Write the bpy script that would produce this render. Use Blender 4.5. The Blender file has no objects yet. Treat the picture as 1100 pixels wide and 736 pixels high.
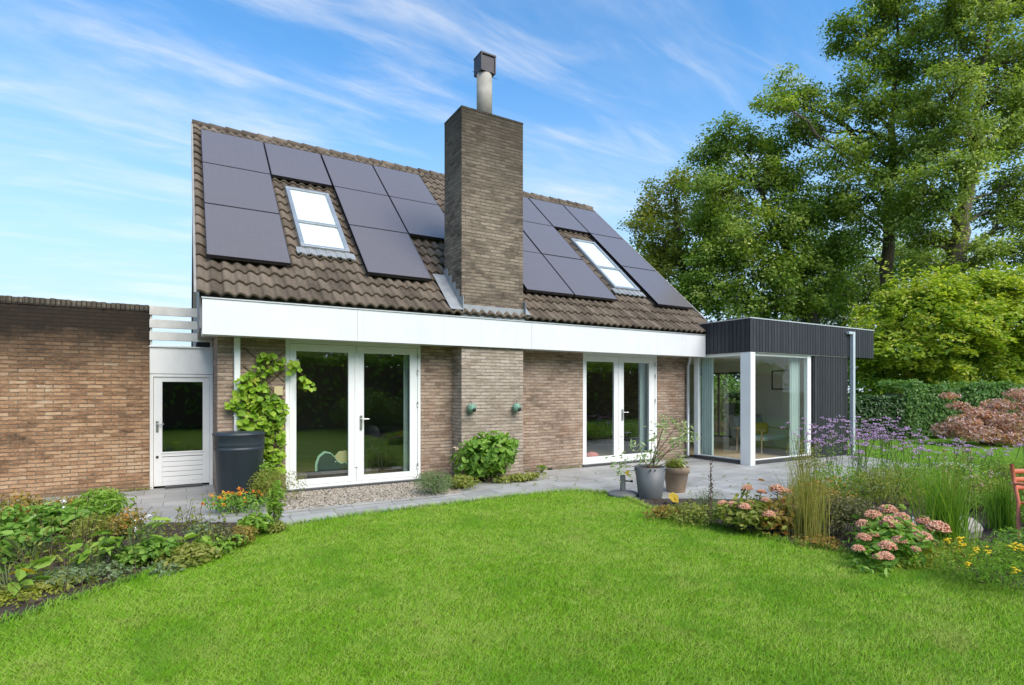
import bpy, math, random
import numpy as np
from mathutils import Vector

R = math.radians
rng = np.random.default_rng(7)
random.seed(7)
scene = bpy.context.scene
COL = scene.collection

# ------------------------------------------------------------------ camera model (used to measure the place)
F_PX, HZ, CXP, CAM_H = 593.0, 420.0, 550.0, 1.7
YAW = math.atan2(F_PX, 1005.0)
S_, C_ = math.sin(YAW), math.cos(YAW)

def ray(u, v):
    t = (u - CXP) / F_PX
    return (S_ + C_ * t, C_ - S_ * t, (HZ - v) / F_PX)
def on_ground(u, v, z=0.0):
    d = ray(u, v); k = (z - CAM_H) / d[2]
    return (d[0] * k, d[1] * k, z)
def on_y(u, v, y):
    d = ray(u, v); k = y / d[1]
    return (d[0] * k, y, CAM_H + d[2] * k)
def at(u, v, depth):
    d = ray(u, v)
    return (d[0] * depth, d[1] * depth, CAM_H + d[2] * depth)

# ------------------------------------------------------------------ geometry collector
def nrm(a):
    return a / np.maximum(np.linalg.norm(a, axis=-1, keepdims=True), 1e-9)

class Geo:
    def __init__(s):
        s.V = []; s.F = []; s.nv = 0
    def add(s, V, F, rnd=0.5, smooth=False, mat=0):
        V = np.asarray(V, float); F = np.asarray(F, int)
        r = np.full(len(F), rnd, float) if np.isscalar(rnd) else np.asarray(rnd, float)
        s.V.append(V); s.F.append((F + s.nv, r, smooth, mat)); s.nv += len(V)
    def box(s, x0, y0, z0, x1, y1, z1, rnd=0.5, mat=0):
        if x0 > x1: x0, x1 = x1, x0
        if y0 > y1: y0, y1 = y1, y0
        if z0 > z1: z0, z1 = z1, z0
        V = [(x, y, z) for z in (z0, z1) for y in (y0, y1) for x in (x0, x1)]
        F = [(0, 2, 3, 1), (4, 5, 7, 6), (0, 1, 5, 4), (2, 6, 7, 3), (0, 4, 6, 2), (1, 3, 7, 5)]
        s.add(V, F, rnd, mat=mat)
    def obox(s, c, ex, ey, ez, rnd=0.5):
        c, ex, ey, ez = [np.array(q, float) for q in (c, ex, ey, ez)]
        V = [c + i * ex + j * ey + k * ez for k in (-1, 1) for j in (-1, 1) for i in (-1, 1)]
        F = [(0, 2, 3, 1), (4, 5, 7, 6), (0, 1, 5, 4), (2, 6, 7, 3), (0, 4, 6, 2), (1, 3, 7, 5)]
        s.add(V, F, rnd)
    def extrude(s, pts, vec, rnd=0.5):
        P = np.array(pts, float); n = len(P); v = np.array(vec, float)
        s.add(np.vstack([P, P + v]), [tuple(range(n))], rnd)
        b = s.nv - 2 * n
        s.F.append((np.array([tuple(b + n + i for i in range(n))[::-1]]), np.array([rnd]), False, 0))
        s.F.append((np.array([(b + i, b + (i + 1) % n, b + n + (i + 1) % n, b + n + i) for i in range(n)]), np.full(n, rnd), False, 0))
    def sheet(s, pts, rnd=0.5):
        s.add(pts, [tuple(range(len(pts)))], rnd)
    def tube(s, pts, rad, n=8, rnd=0.5, cap=True, smooth=True):
        P = np.array(pts, float); m = len(P)
        rad = np.full(m, rad, float) if np.isscalar(rad) else np.array(rad, float)
        T = np.zeros_like(P); T[1:-1] = P[2:] - P[:-2]; T[0] = P[1] - P[0]; T[-1] = P[-1] - P[-2]
        T = nrm(T)
        ref = np.array([0, 0, 1.0]) if abs(T[0][2]) < .8 else np.array([1.0, 0, 0])
        a = nrm(np.cross(T, ref)); b = np.cross(T, a)
        an = np.linspace(0, 2 * np.pi, n, endpoint=False)
        V = P[:, None] + rad[:, None, None] * (np.cos(an)[None, :, None] * a[:, None] + np.sin(an)[None, :, None] * b[:, None])
        i = np.arange(m - 1)[:, None] * n; j = np.arange(n)[None]; j2 = (j + 1) % n
        Fq = np.stack([i + j, i + j2, i + n + j2, i + n + j], -1).reshape(-1, 4)
        s.add(V.reshape(-1, 3), Fq, rnd, smooth)
        if cap:
            b0 = s.nv - m * n
            s.F.append((np.array([tuple(b0 + k for k in range(n))]), np.array([rnd]), False, 0))
            s.F.append((np.array([tuple(b0 + (m - 1) * n + k for k in range(n))[::-1]]), np.array([rnd]), False, 0))
    def lathe(s, prof, c, n=32, rnd=0.5, smooth=True, sq=None):
        m = len(prof); an = np.linspace(0, 2 * np.pi, n, endpoint=False)
        if sq:  # superellipse section
            q = (np.abs(np.cos(an)) ** sq + np.abs(np.sin(an)) ** sq) ** (-1 / sq)
        else:
            q = np.ones(n)
        V = np.array([[(c[0] + r * q[k] * math.cos(an[k]), c[1] + r * q[k] * math.sin(an[k]), c[2] + z) for k in range(n)] for r, z in prof]).reshape(-1, 3)
        i = np.arange(m - 1)[:, None] * n; j = np.arange(n)[None]; j2 = (j + 1) % n
        s.add(V, np.stack([i + j, i + j2, i + n + j2, i + n + j], -1).reshape(-1, 4), rnd, smooth)
    def ball(s, c, r, seg=12, rings=8, sc=(1, 1, 1), rnd=0.5):
        V = []
        for i in range(rings + 1):
            th = math.pi * i / rings
            for k in range(seg):
                ph = 2 * math.pi * k / seg
                V.append((c[0] + r * sc[0] * math.sin(th) * math.cos(ph), c[1] + r * sc[1] * math.sin(th) * math.sin(ph), c[2] + r * sc[2] * math.cos(th)))
        i = np.arange(rings)[:, None] * seg; j = np.arange(seg)[None]; j2 = (j + 1) % seg
        s.add(V, np.stack([i + j, i + seg + j, i + seg + j2, i + j2], -1).reshape(-1, 4), rnd, True)
    def bits(s, C, size, rnd=None, flat=1.0):
        """many little octahedra: pebbles, clods, florets"""
        C = np.asarray(C, float); N = len(C)
        size = np.broadcast_to(np.asarray(size, float), (N,))
        O = np.array([(1, 0, 0), (0, 1, 0), (-1, 0, 0), (0, -1, 0), (0, 0, 1), (0, 0, -1)], float)
        J = O[None] * (0.7 + 0.6 * rng.random((N, 6, 1)))
        th = rng.random(N) * 6.28
        x = J[..., 0] * np.cos(th)[:, None] - J[..., 1] * np.sin(th)[:, None]
        y = J[..., 0] * np.sin(th)[:, None] + J[..., 1] * np.cos(th)[:, None]
        J = np.stack([x, y, J[..., 2] * flat], -1)
        V = (C[:, None] + J * size[:, None, None]).reshape(-1, 3)
        T = np.array([(0, 1, 4), (1, 2, 4), (2, 3, 4), (3, 0, 4), (1, 0, 5), (2, 1, 5), (3, 2, 5), (0, 3, 5)])
        Fx = (np.arange(N)[:, None, None] * 6 + T[None]).reshape(-1, 3)
        r = rng.random(N) if rnd is None else np.broadcast_to(rnd, (N,))
        s.add(V, Fx, np.repeat(r, 8))
    def leaves(s, C, size, up=0.6, out=None, asp=0.55, fold=0.12, rnd=None, d=None, broad=False, droop=0.0, base=False):
        C = np.asarray(C, float); N = len(C)
        if N == 0: return
        n = rng.normal(size=(N, 3)) * .6; n[:, 2] += up
        if out is not None: n += out
        n = nrm(n)
        if d is None:
            d = rng.normal(size=(N, 3))
            if out is not None: d += 0.8 * out
            d[:, 2] -= droop
        d = nrm(d - n * np.sum(d * n, 1, keepdims=True)); sd = np.cross(n, d)
        L = (np.asarray(size) * (0.65 + 0.7 * rng.random(N)))[:, None]
        B = C if base else C - d * L * .5
        w = L * asp * .5
        if broad:
            P = [B, B + d * L * .18 + sd * w * .85 + n * fold * L * .6, B + d * L * .62 + sd * w + n * fold * L * .7, B + d * L - n * L * fold * .8,
                 B + d * L * .62 - sd * w + n * fold * L * .7, B + d * L * .18 - sd * w * .85 + n * fold * L * .6]
            F = np.array([(0, 1, 2, 3), (0, 3, 4, 5)]); k = 6
        else:
            P = [B, B + d * L * .45 + sd * w + n * fold * L, B + d * L, B + d * L * .45 - sd * w + n * fold * L]
            F = np.array([(0, 1, 2), (0, 2, 3)]); k = 4
        V = np.stack(P, 1).reshape(-1, 3)
        Fx = (np.arange(N)[:, None, None] * k + F[None]).reshape(-1, F.shape[1])
        r = rng.random(N) if rnd is None else np.clip(np.broadcast_to(rnd, (N,)), 0, 1)
        s.add(V, Fx, np.repeat(r, 2))
    def blades(s, P, h, w, lean, rnd=None, seg=3, az=None, curve=1.6):
        """arching grass blades rising from points P"""
        P = np.asarray(P, float); N = len(P)
        h = np.broadcast_to(h, (N,)); w = np.broadcast_to(w, (N,)); lean = np.broadcast_to(lean, (N,))
        az = rng.random(N) * 2 * np.pi if az is None else az
        dx = np.stack([np.cos(az), np.sin(az), np.zeros(N)], 1); sx = np.stack([-np.sin(az + .6), np.cos(az + .6), np.zeros(N)], 1)
        rows = []
        for i in range(seg + 1):
            t = i / seg
            c = P + dx * (lean * h * t ** curve)[:, None]; c[:, 2] += h * t * (1 - .25 * lean * t)
            ww = w * (1 - t) ** .7 * .5 + .0006
            rows += [c - sx * ww[:, None], c + sx * ww[:, None]]
        V = np.stack(rows, 1).reshape(-1, 3); k = 2 * (seg + 1)
        F = np.array([(2 * i, 2 * i + 1, 2 * i + 3, 2 * i + 2) for i in range(seg)])
        Fx = (np.arange(N)[:, None, None] * k + F[None]).reshape(-1, 4)
        r = rng.random(N) if rnd is None else np.broadcast_to(rnd, (N,))
        s.add(V, Fx, np.repeat(r, seg))

BASE = {}
def build(name, g, mat, parent=None, base=None, bevel=0.0):
    """link the collected geometry as ONE mesh object; UVs are box projected in metres"""
    V = np.vstack(g.V)
    if parent is not None: base = BASE[parent.name]
    elif base is None:
        base = (float((V[:, 0].min() + V[:, 0].max()) / 2), float((V[:, 1].min() + V[:, 1].max()) / 2), float(V[:, 2].min()))
    me = bpy.data.meshes.new(name)
    tot = [len(F) for F, _, _, _ in g.F]; lens = np.concatenate([np.full(len(F), F.shape[1]) for F, _, _, _ in g.F])
    loops = np.concatenate([F.ravel() for F, _, _, _ in g.F]).astype(np.int32)
    starts = np.concatenate([[0], np.cumsum(lens)[:-1]]).astype(np.int32)
    me.vertices.add(len(V)); me.loops.add(len(loops)); me.polygons.add(len(lens))
    me.vertices.foreach_set('co', (V - np.array(base)).astype(np.float32).ravel())
    me.loops.foreach_set('vertex_index', loops)
    me.polygons.foreach_set('loop_start', starts)
    try: me.polygons.foreach_set('loop_total', lens.astype(np.int32))
    except Exception: pass
    sm = np.concatenate([np.full(len(F), s, bool) for F, _, s, _ in g.F])
    me.polygons.foreach_set('use_smooth', sm)
    mi = np.concatenate([np.full(len(F), m, np.int32) for F, _, _, m in g.F])
    a = V[loops[starts]]; b = V[loops[starts + 1]]; c = V[loops[starts + 2]]
    N = np.abs(np.cross(b - a, c - a)); ax = np.argmax(N + np.array([1e-9, 2e-9, 0]), 1)
    axl = np.repeat(ax, lens); L = V[loops]
    uv = np.where((axl == 0)[:, None], L[:, [1, 2]], np.where((axl == 1)[:, None], L[:, [0, 2]], L[:, [0, 1]]))
    uvl = me.uv_layers.new(name='UVMap'); uvl.data.foreach_set('uv', uv.astype(np.float32).ravel())
    at_ = me.attributes.new('rnd', 'FLOAT', 'FACE'); at_.data.foreach_set('value', np.concatenate([r for _, r, _, _ in g.F]).astype(np.float32))
    for m in (mat if isinstance(mat, (list, tuple)) else [mat]): me.materials.append(m)
    me.polygons.foreach_set('material_index', mi)
    me.update(); me.validate()
    o = bpy.data.objects.new(name, me); COL.objects.link(o)
    if parent is not None: o.parent = parent
    else: o.location = base
    BASE[o.name] = base
    if bevel:
        md = o.modifiers.new('bevel', 'BEVEL'); md.width = bevel; md.segments = 2; md.limit_method = 'ANGLE'; md.angle_limit = R(40)
    return o

def thing(name, label, cat, loc=(0, 0, 0), group=None):
    o = bpy.data.objects.new(name, None); COL.objects.link(o); o.location = loc; o.empty_display_size = .2
    BASE[o.name] = tuple(loc); return tag(o, label, cat, group)
def tag(o, label=None, cat=None, group=None, kind=None):
    if label: o['label'] = label
    if cat: o['category'] = cat
    if group: o['group'] = group
    if kind: o['kind'] = kind
    return o
def dup(root, loc, rotz=0.0, label=None, group=None, scale=None):
    r = root.copy(); COL.objects.link(r); r.location = loc; r.rotation_euler = (0, 0, rotz)
    if scale: r.scale = (scale, scale, scale)
    if label: r['label'] = label
    if group: r['group'] = group
    BASE[r.name] = tuple(loc)
    for ch in list(root.children):
        c = ch.copy(); COL.objects.link(c); c.parent = r
        for g in ch.children:
            d = g.copy(); COL.objects.link(d); d.parent = c
    return r

# ------------------------------------------------------------------ materials
class NT:
    def __init__(s, name):
        s.m = bpy.data.materials.new(name); s.m.use_nodes = True; s.t = s.m.node_tree; s.t.nodes.clear()
        s.out = s.n('ShaderNodeOutputMaterial')
    def n(s, typ, **kw):
        nd = s.t.nodes.new(typ)
        for k, v in kw.items(): setattr(nd, k, v)
        return nd
    def l(s, a, b): s.t.links.new(a, b)
    def noise(s, vec, scale, detail=4, rough=.55, dist=0.0):
        nd = s.n('ShaderNodeTexNoise'); nd.inputs['Scale'].default_value = scale; nd.inputs['Detail'].default_value = detail
        nd.inputs['Roughness'].default_value = rough; nd.inputs['Distortion'].default_value = dist
        if vec is not None: s.l(vec, nd.inputs['Vector'])
        return nd
    def ramp(s, fac, stops, interp='LINEAR'):
        nd = s.n('ShaderNodeValToRGB'); cr = nd.color_ramp; cr.interpolation = interp
        while len(cr.elements) < len(stops): cr.elements.new(.5)
        for e, (p, c) in zip(cr.elements, stops):
            e.position = p; e.color = (c, c, c, 1) if np.isscalar(c) else (*c, 1)
        s.l(fac, nd.inputs['Fac']); return nd.outputs['Color']
    def mix(s, fac, a, b, mode='MIX'):
        nd = s.n('ShaderNodeMix', data_type='RGBA', blend_type=mode)
        for sock, v in ((nd.inputs[0], fac), (nd.inputs[6], a), (nd.inputs[7], b)):
            if isinstance(v, (int, float)): sock.default_value = v if sock.type == 'VALUE' else (v, v, v, 1)
            elif isinstance(v, tuple): sock.default_value = (*v, 1)
            else: s.l(v, sock)
        return nd.outputs[2]
    def math(s, op, a, b=0.0, c=None):
        nd = s.n('ShaderNodeMath', operation=op)
        for i, v in enumerate((a, b) if c is None else (a, b, c)):
            if isinstance(v, (int, float)): nd.inputs[i].default_value = v
            else: s.l(v, nd.inputs[i])
        return nd.outputs[0]
    def bump(s, h, strength=.4, dist=.01):
        nd = s.n('ShaderNodeBump'); nd.inputs['Strength'].default_value = strength; nd.inputs['Distance'].default_value = dist
        s.l(h, nd.inputs['Height']); return nd.outputs[0]
    def bsdf(s, col, rough=.6, metal=0.0, spec=.5, normal=None):
        nd = s.n('ShaderNodeBsdfPrincipled')
        if isinstance(col, tuple): nd.inputs['Base Color'].default_value = (*col, 1)
        else: s.l(col, nd.inputs['Base Color'])
        if isinstance(rough, (int, float)): nd.inputs['Roughness'].default_value = rough
        else: s.l(rough, nd.inputs['Roughness'])
        nd.inputs['Metallic'].default_value = metal; nd.inputs['Specular IOR Level'].default_value = spec
        if normal is not None: s.l(normal, nd.inputs['Normal'])
        return nd.outputs[0]
    def done(s, sh): s.l(sh, s.out.inputs['Surface']); return s.m
    def uv(s): return s.n('ShaderNodeUVMap').outputs[0]
    def pos(s): return s.n('ShaderNodeNewGeometry').outputs['Position']
    def rnd(s):
        a = s.n('ShaderNodeAttribute'); a.attribute_name = 'rnd'; return a.outputs['Fac']

def plain(name, col, rough=.5, metal=0.0, spec=.5, var=.12, vscale=3.0, bump=0.0, bscale=60.0, dirt=None):
    t = NT(name); p = t.pos()
    n = t.noise(p, vscale, 5).outputs['Fac']
    c = t.mix(t.ramp(n, [(.3, 0.0), (.7, 1.0)]), tuple(x * (1 - var) for x in col), tuple(min(1, x * (1 + var)) for x in col))
    if dirt:
        n2 = t.noise(p, 1.3, 7, .7).outputs['Fac']
        c = t.mix(t.ramp(n2, [(.5, 0.0), (.72, .55)]), c, dirt)
    nm = t.bump(t.noise(p, bscale, 3).outputs['Fac'], bump, .01) if bump else None
    return t.done(t.bsdf(c, rough, metal, spec, nm))

def brick(name, stops, mortar, top=None, base_dirt=None, stain=None, w=.215, h=.0625, mort=.0085):
    t = NT(name); uv = t.uv(); pos = t.pos()
    wob = t.noise(uv, 14, 3); add = t.n('ShaderNodeVectorMath', operation='MULTIPLY_ADD')
    t.l(wob.outputs['Color'], add.inputs[0]); add.inputs[1].default_value = (.016, .018, 0); t.l(uv, add.inputs[2])
    b = t.n('ShaderNodeTexBrick'); b.offset = .5; t.l(add.outputs[0], b.inputs['Vector'])
    b.inputs['Color1'].default_value = (0, 0, 0, 1); b.inputs['Color2'].default_value = (1, 1, 1, 1); b.inputs['Mortar'].default_value = (.5, .5, .5, 1)
    b.inputs['Scale'].default_value = 1; b.inputs['Brick Width'].default_value = w; b.inputs['Row Height'].default_value = h
    b.inputs['Mortar Size'].default_value = mort; b.inputs['Mortar Smooth'].default_value = .25; b.inputs['Bias'].default_value = 0
    # patchy mixture: each brick's own random tone shifted by broad patches
    n1 = t.noise(uv, 1.1, 5, .6).outputs['Fac']; n2 = t.noise(uv, 42, 4, .7).outputs['Fac']
    v = t.math('ADD', t.math('MULTIPLY', b.outputs['Color'], .40), t.math('MULTIPLY', t.math('SUBTRACT', n1, .5), 1.15))
    v = t.math('ADD', v, t.math('MULTIPLY', t.math('SUBTRACT', n2, .5), .75)); nb = t.n('ShaderNodeMapping'); nb.inputs['Scale'].default_value = (5, 15, 1); t.l(uv, nb.inputs[0]); n3 = t.noise(nb.outputs[0], 1.6, 4, .7).outputs['Fac']; v = t.math('ADD', v, t.math('ADD', t.math('MULTIPLY', t.math('SUBTRACT', n3, .5), .9), .30))
    c = t.ramp(v, stops)
    sy = t.n('ShaderNodeSeparateXYZ'); t.l(add.outputs[0], sy.inputs[0]); fr = t.math('ABSOLUTE', t.math('SUBTRACT', t.math('FRACT', t.math('ADD', t.math('DIVIDE', sy.outputs['Y'], h), .5)), .5))
    line = t.ramp(fr, [(.05, 1.0), (.16, 0.0)])
    nl = t.n('ShaderNodeMapping'); nl.inputs['Scale'].default_value = (3.2, 14, 1); t.l(uv, nl.inputs[0])
    line = t.math('MULTIPLY', line, t.ramp(t.noise(nl.outputs[0], 1.7, 5, .7).outputs['Fac'], [(.42, .15), (.62, 1.0)]))
    mfac = t.math('MULTIPLY', b.outputs['Fac'], t.ramp(t.noise(uv, 5, 5, .7).outputs['Fac'], [(.35, .35), (.6, 1.0)]))
    n4 = t.noise(uv, 7, 3).outputs['Fac']
    c = t.mix(mfac, c, t.mix(t.ramp(n4, [(.42, 0.0), (.62, 1.0)]), tuple(x * .55 for x in mortar), tuple(x * .85 for x in mortar)))
    c = t.mix(t.math('MULTIPLY', line, .8), c, tuple(x * .16 for x in mortar))  # thin shadow lines along the courses, painted into the colour
    nd = t.noise(nl.outputs[0], .9, 6, .75).outputs['Fac']; c = t.mix(t.ramp(nd, [(.53, 0.0), (.72, .7)]), c, tuple(x * .3 for x in mortar))
    z = t.n('ShaderNodeSeparateXYZ'); t.l(pos, z.inputs[0]); z = z.outputs['Z']
    if top:   # weathering crust creeping down from the top
        z0, z1, tc, amt = top
        f = t.n('ShaderNodeMapRange'); t.l(t.math('ADD', z, t.math('MULTIPLY', t.math('SUBTRACT', t.noise(uv, 2.2, 6, .65).outputs['Fac'], .5), (z1 - z0) * 1.1)), f.inputs['Value'])
        f.inputs['From Min'].default_value = z0; f.inputs['From Max'].default_value = z1; f.inputs['To Max'].default_value = amt
        c = t.mix(f.outputs[0], c, tc)
    if stain:
        f = t.ramp(t.noise(uv, .9, 6, .7).outputs['Fac'], [(.52, 0.0), (.7, stain[1])])
        c = t.mix(f, c, stain[0])
    if base_dirt:
        f = t.n('ShaderNodeMapRange'); t.l(t.math('ADD', z, t.math('MULTIPLY', n1, .25)), f.inputs['Value'])
        f.inputs['From Min'].default_value = .3; f.inputs['From Max'].default_value = .1; f.inputs['To Max'].default_value = .6
        c = t.mix(f.outputs[0], c, base_dirt)
    hgt = t.math('ADD', t.math('MULTIPLY', t.math('SUBTRACT', 1.0, b.outputs['Fac']), .8), t.math('MULTIPLY', n2, .6))
    hgt = t.math('ADD', hgt, t.math('MULTIPLY', b.outputs['Color'], .25))
    return t.done(t.bsdf(c, .88, 0, .25, t.bump(hgt, .9, .012)))

GAIN = {'oak_leaf': 1.9, 'oak_leaf_yellowing': 1.75, 'oak_leaf_pale': 1.85, 'dark_hedge_leaf': 1.15, 'pink_maple_leaf': 1.35, 'perennial_leaf': 1.85, 'variegated_leaf': 1.0, 'silver_leaf': 1.05, 'straw_reed': 1.2, 'yellow_fallen_leaf': 1.0, 'vine_leaf': 1.1, 'bright_bush_leaf': 1.6}
def leafmat(name, stops, trans=.44, rough=.5, up=0.0, spec=.35):
    t = NT(name); r = t.rnd(); p = t.pos()
    n = t.noise(p, 1.4, 3).outputs['Fac']
    v = t.math('ADD', t.math('MULTIPLY', r, .75), t.math('MULTIPLY', n, .25))
    c = t.ramp(v, [(p_, tuple(min(.8, q * GAIN.get(name, 1.3)) for q in cc)) for p_, cc in stops]); nm = None
    if up:
        g = t.n('ShaderNodeNewGeometry'); vm = t.n('ShaderNodeVectorMath', operation='MULTIPLY_ADD'); t.l(g.outputs['Normal'], vm.inputs[0])
        vm.inputs[1].default_value = (.35, .35, .35); vm.inputs[2].default_value = (0, 0, up)
        vn = t.n('ShaderNodeVectorMath', operation='NORMALIZE'); t.l(vm.outputs[0], vn.inputs[0]); nm = vn.outputs[0]
    a = t.bsdf(c, rough, 0, spec, nm); tr = t.n('ShaderNodeBsdfTranslucent'); t.l(t.mix(1.0, c, (1.15, 1.25, .5), 'MULTIPLY'), tr.inputs['Color'])
    mx = t.n('ShaderNodeMixShader'); mx.inputs[0].default_value = trans; t.l(a, mx.inputs[1]); t.l(tr.outputs[0], mx.inputs[2])
    return t.done(mx.outputs[0])

def glassmat(name, boost=1.0, tint=(.93, .97, .95)):
    t = NT(name); ge = t.n('ShaderNodeNewGeometry'); dt = t.n('ShaderNodeVectorMath', operation='DOT_PRODUCT'); t.l(ge.outputs['Incoming'], dt.inputs[0]); t.l(ge.outputs['Normal'], dt.inputs[1])
    c = t.math('ABSOLUTE', dt.outputs['Value']); f = t.math('ADD', .045, t.math('MULTIPLY', .955, t.math('POWER', t.math('SUBTRACT', 1.0, c), 5.0)))
    f = t.math('MULTIPLY', t.math('MINIMUM', t.math('MULTIPLY', f, boost), 1.0), t.math('SUBTRACT', 1.0, ge.outputs['Backfacing']))
    g = t.n('ShaderNodeBsdfGlossy'); g.inputs['Roughness'].default_value = .004; g.inputs['Color'].default_value = (.95, 1, .97, 1)
    tr = t.n('ShaderNodeBsdfTransparent'); tr.inputs['Color'].default_value = (*tint, 1)
    bn = t.bump(t.noise(t.pos(), 1.7, 1).outputs['Fac'], .05, .01); t.l(bn, g.inputs['Normal'])
    mx = t.n('ShaderNodeMixShader'); t.l(f, mx.inputs[0]); t.l(tr.outputs[0], mx.inputs[1]); t.l(g.outputs[0], mx.inputs[2])
    return t.done(mx.outputs[0])

M = {}
M['brick'] = brick('house_brick', [(0, (.10, .07, .05)), (.28, (.25, .17, .118)), (.5, (.375, .265, .19)), (.72, (.455, .335, .25)), (1, (.55, .44, .345))], (.40, .35, .29), base_dirt=(.12, .11, .09), stain=((.27, .10, .05), .4))
M['brick_chimney'] = brick('chimney_brick', [(0, (.04, .031, .023)), (.3, (.14, .104, .074)), (.55, (.24, .182, .132)), (.8, (.325, .255, .19)), (1, (.39, .32, .25))], (.25, .22, .18), top=(5.0, 7.2, (.035, .03, .018), .85))
M['brick_pillar'] = brick('pillar_brick', [(0, (.15, .115, .085)), (.3, (.30, .23, .175)), (.55, (.42, .335, .265)), (.8, (.49, .405, .33)), (1, (.56, .485, .41))], (.42, .37, .31), base_dirt=(.14, .12, .10))
M['brick_garage'] = brick('garage_brick', [(0, (.04, .026, .017)), (.28, (.215, .117, .062)), (.5, (.375, .212, .115)), (.72, (.475, .305, .18)), (1, (.58, .44, .31))], (.30, .23, .16), top=(1.75, 2.72, (.022, .017, .012), .97), base_dirt=(.10, .09, .06))
M['coping'] = brick('coping_brick', [(0, (.05, .04, .03)), (.5, (.11, .09, .065)), (1, (.20, .165, .12))], (.07, .06, .05), w=.065, h=.22)
M['white'] = plain('white_paint', (.80, .80, .78), .35, var=.03, dirt=None)
def mk_fascia():
    t = NT('white_panel'); p = t.pos(); mp = t.n('ShaderNodeMapping'); mp.inputs['Scale'].default_value = (7, 7, .35); t.l(p, mp.inputs[0])
    st = t.ramp(t.noise(mp.outputs[0], 1.6, 6, .7).outputs['Fac'], [(.52, 0.0), (.78, .42)]); n = t.noise(p, 1.1, 5, .65).outputs['Fac']
    c = t.mix(t.ramp(n, [(.35, 0.0), (.7, 1.0)]), (.70, .705, .72), (.75, .755, .765)); c = t.mix(st, c, (.56, .55, .49))
    return t.done(t.bsdf(c, t.ramp(n, [(.3, .22), (.7, .4)]), 0, .45, t.bump(t.noise(p, 2.3, 2).outputs['Fac'], .06, .02)))
M['fascia'] = mk_fascia()
M['door_white'] = plain('worn_white_paint', (.78, .76, .73), .45, var=.04, bump=.15, bscale=25, dirt=(.60, .57, .52))
M['greywhite'] = plain('weathered_white_wood', (.66, .63, .58), .7, var=.1, vscale=5, bump=.2, dirt=(.38, .35, .30))
M['verge'] = plain('verge_board', (.30, .275, .25), .7, var=.12, dirt=(.2, .19, .16))
M['lead'] = plain('lead_sheet', (.30, .31, .32), .55, .2, var=.14, vscale=6, bump=.25, bscale=9)
M['zinc'] = plain('zinc_pipe', (.42, .44, .45), .4, .6, var=.1, vscale=4)
M['galv'] = plain('pale_galvanised_pipe', (.62, .66, .70), .4, .35, var=.05)
M['flue'] = plain('fibre_cement_flue', (.36, .33, .28), .8, var=.2, vscale=5, dirt=(.16, .16, .1))
M['cowl'] = plain('dark_cowl_metal', (.045, .038, .042), .5, .3, var=.2)
M['steel'] = plain('brushed_steel', (.55, .55, .54), .3, .9, var=.05)
M['dark'] = plain('dark_stone_sill', (.05, .05, .052), .5, var=.15)
M['black'] = plain('black_rubber', (.012, .012, .013), .5)
M['trim'] = plain('aluminium_trim', (.6, .61, .6), .35, .5, var=.05)
M['glass'] = glassmat('window_glass', 3.8)
M['glass_room'] = glassmat('room_glass', 1.3, (.97, .99, .98))
M['reflected_sky'] = plain('reflected_sky_white', (.85, .87, .88), .5, var=.02)  # white that stands in for sky mirrored in the roof windows
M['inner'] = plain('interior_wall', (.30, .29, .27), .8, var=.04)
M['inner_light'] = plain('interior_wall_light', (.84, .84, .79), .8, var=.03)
M['wood_floor'] = plain('oak_floor', (.45, .33, .21), .45, var=.15, vscale=2)
M['wood_dark'] = plain('dark_wood', (.05, .032, .022), .45, var=.2)
M['curtain'] = plain('pale_green_curtain', (.55, .63, .58), .85, var=.03)
M['yellow'] = plain('mustard_cloth', (.62, .36, .03), .8, var=.08)
M['grey_cloth'] = plain('grey_cloth', (.30, .32, .31), .9, var=.08)
M['pale_wood'] = plain('pale_wood', (.5, .36, .22), .5, var=.12)
M['pink'] = plain('pink_cloth', (.7, .22, .2), .8, var=.1)
M['navy'] = plain('navy_board', (.010, .016, .045), .5, var=.1)
M['tan'] = plain('tan_board', (.5, .42, .22), .6, var=.08)
M['mint'] = plain('pale_green_edge', (.35, .52, .40), .6, var=.08)
M['butt'] = plain('dark_slate_plastic', (.026, .036, .046), .36, var=.1, bump=.05, bscale=12)
M['patina'] = plain('green_patina', (.16, .29, .21), .6, 0, var=.35, vscale=25)
M['planter'] = plain('grey_planter_ceramic', (.125, .13, .137), .5, var=.08, bump=.06, bscale=30)
M['terracotta'] = plain('weathered_terracotta', (.30, .215, .15), .85, var=.2, vscale=7, bump=.15, dirt=(.42, .38, .31))
M['base_plastic'] = plain('grey_concrete_base', (.16, .16, .16), .7, var=.12, vscale=8, bump=.1)
M['soil'] = plain('soil', (.055, .04, .028), .95, var=.35, vscale=12, bump=.6, bscale=40)
M['stone'] = plain('speckled_stone', (.36, .32, .28), .9, var=.4, vscale=45, bump=.5, bscale=40)
M['red'] = plain('faded_red_paint', (.62, .19, .105), .45, var=.12, vscale=8)
M['whitestone'] = plain('white_glazed_stone', (.78, .78, .76), .4, var=.05)
M['stem'] = plain('green_stem', (.10, .14, .04), .7, var=.2)
M['stem_brown'] = plain('brown_stem', (.11, .075, .045), .8, var=.25, vscale=10)
M['stem_red'] = plain('reddish_twig', (.16, .05, .05), .6, var=.2)
M['bark'] = None

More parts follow.
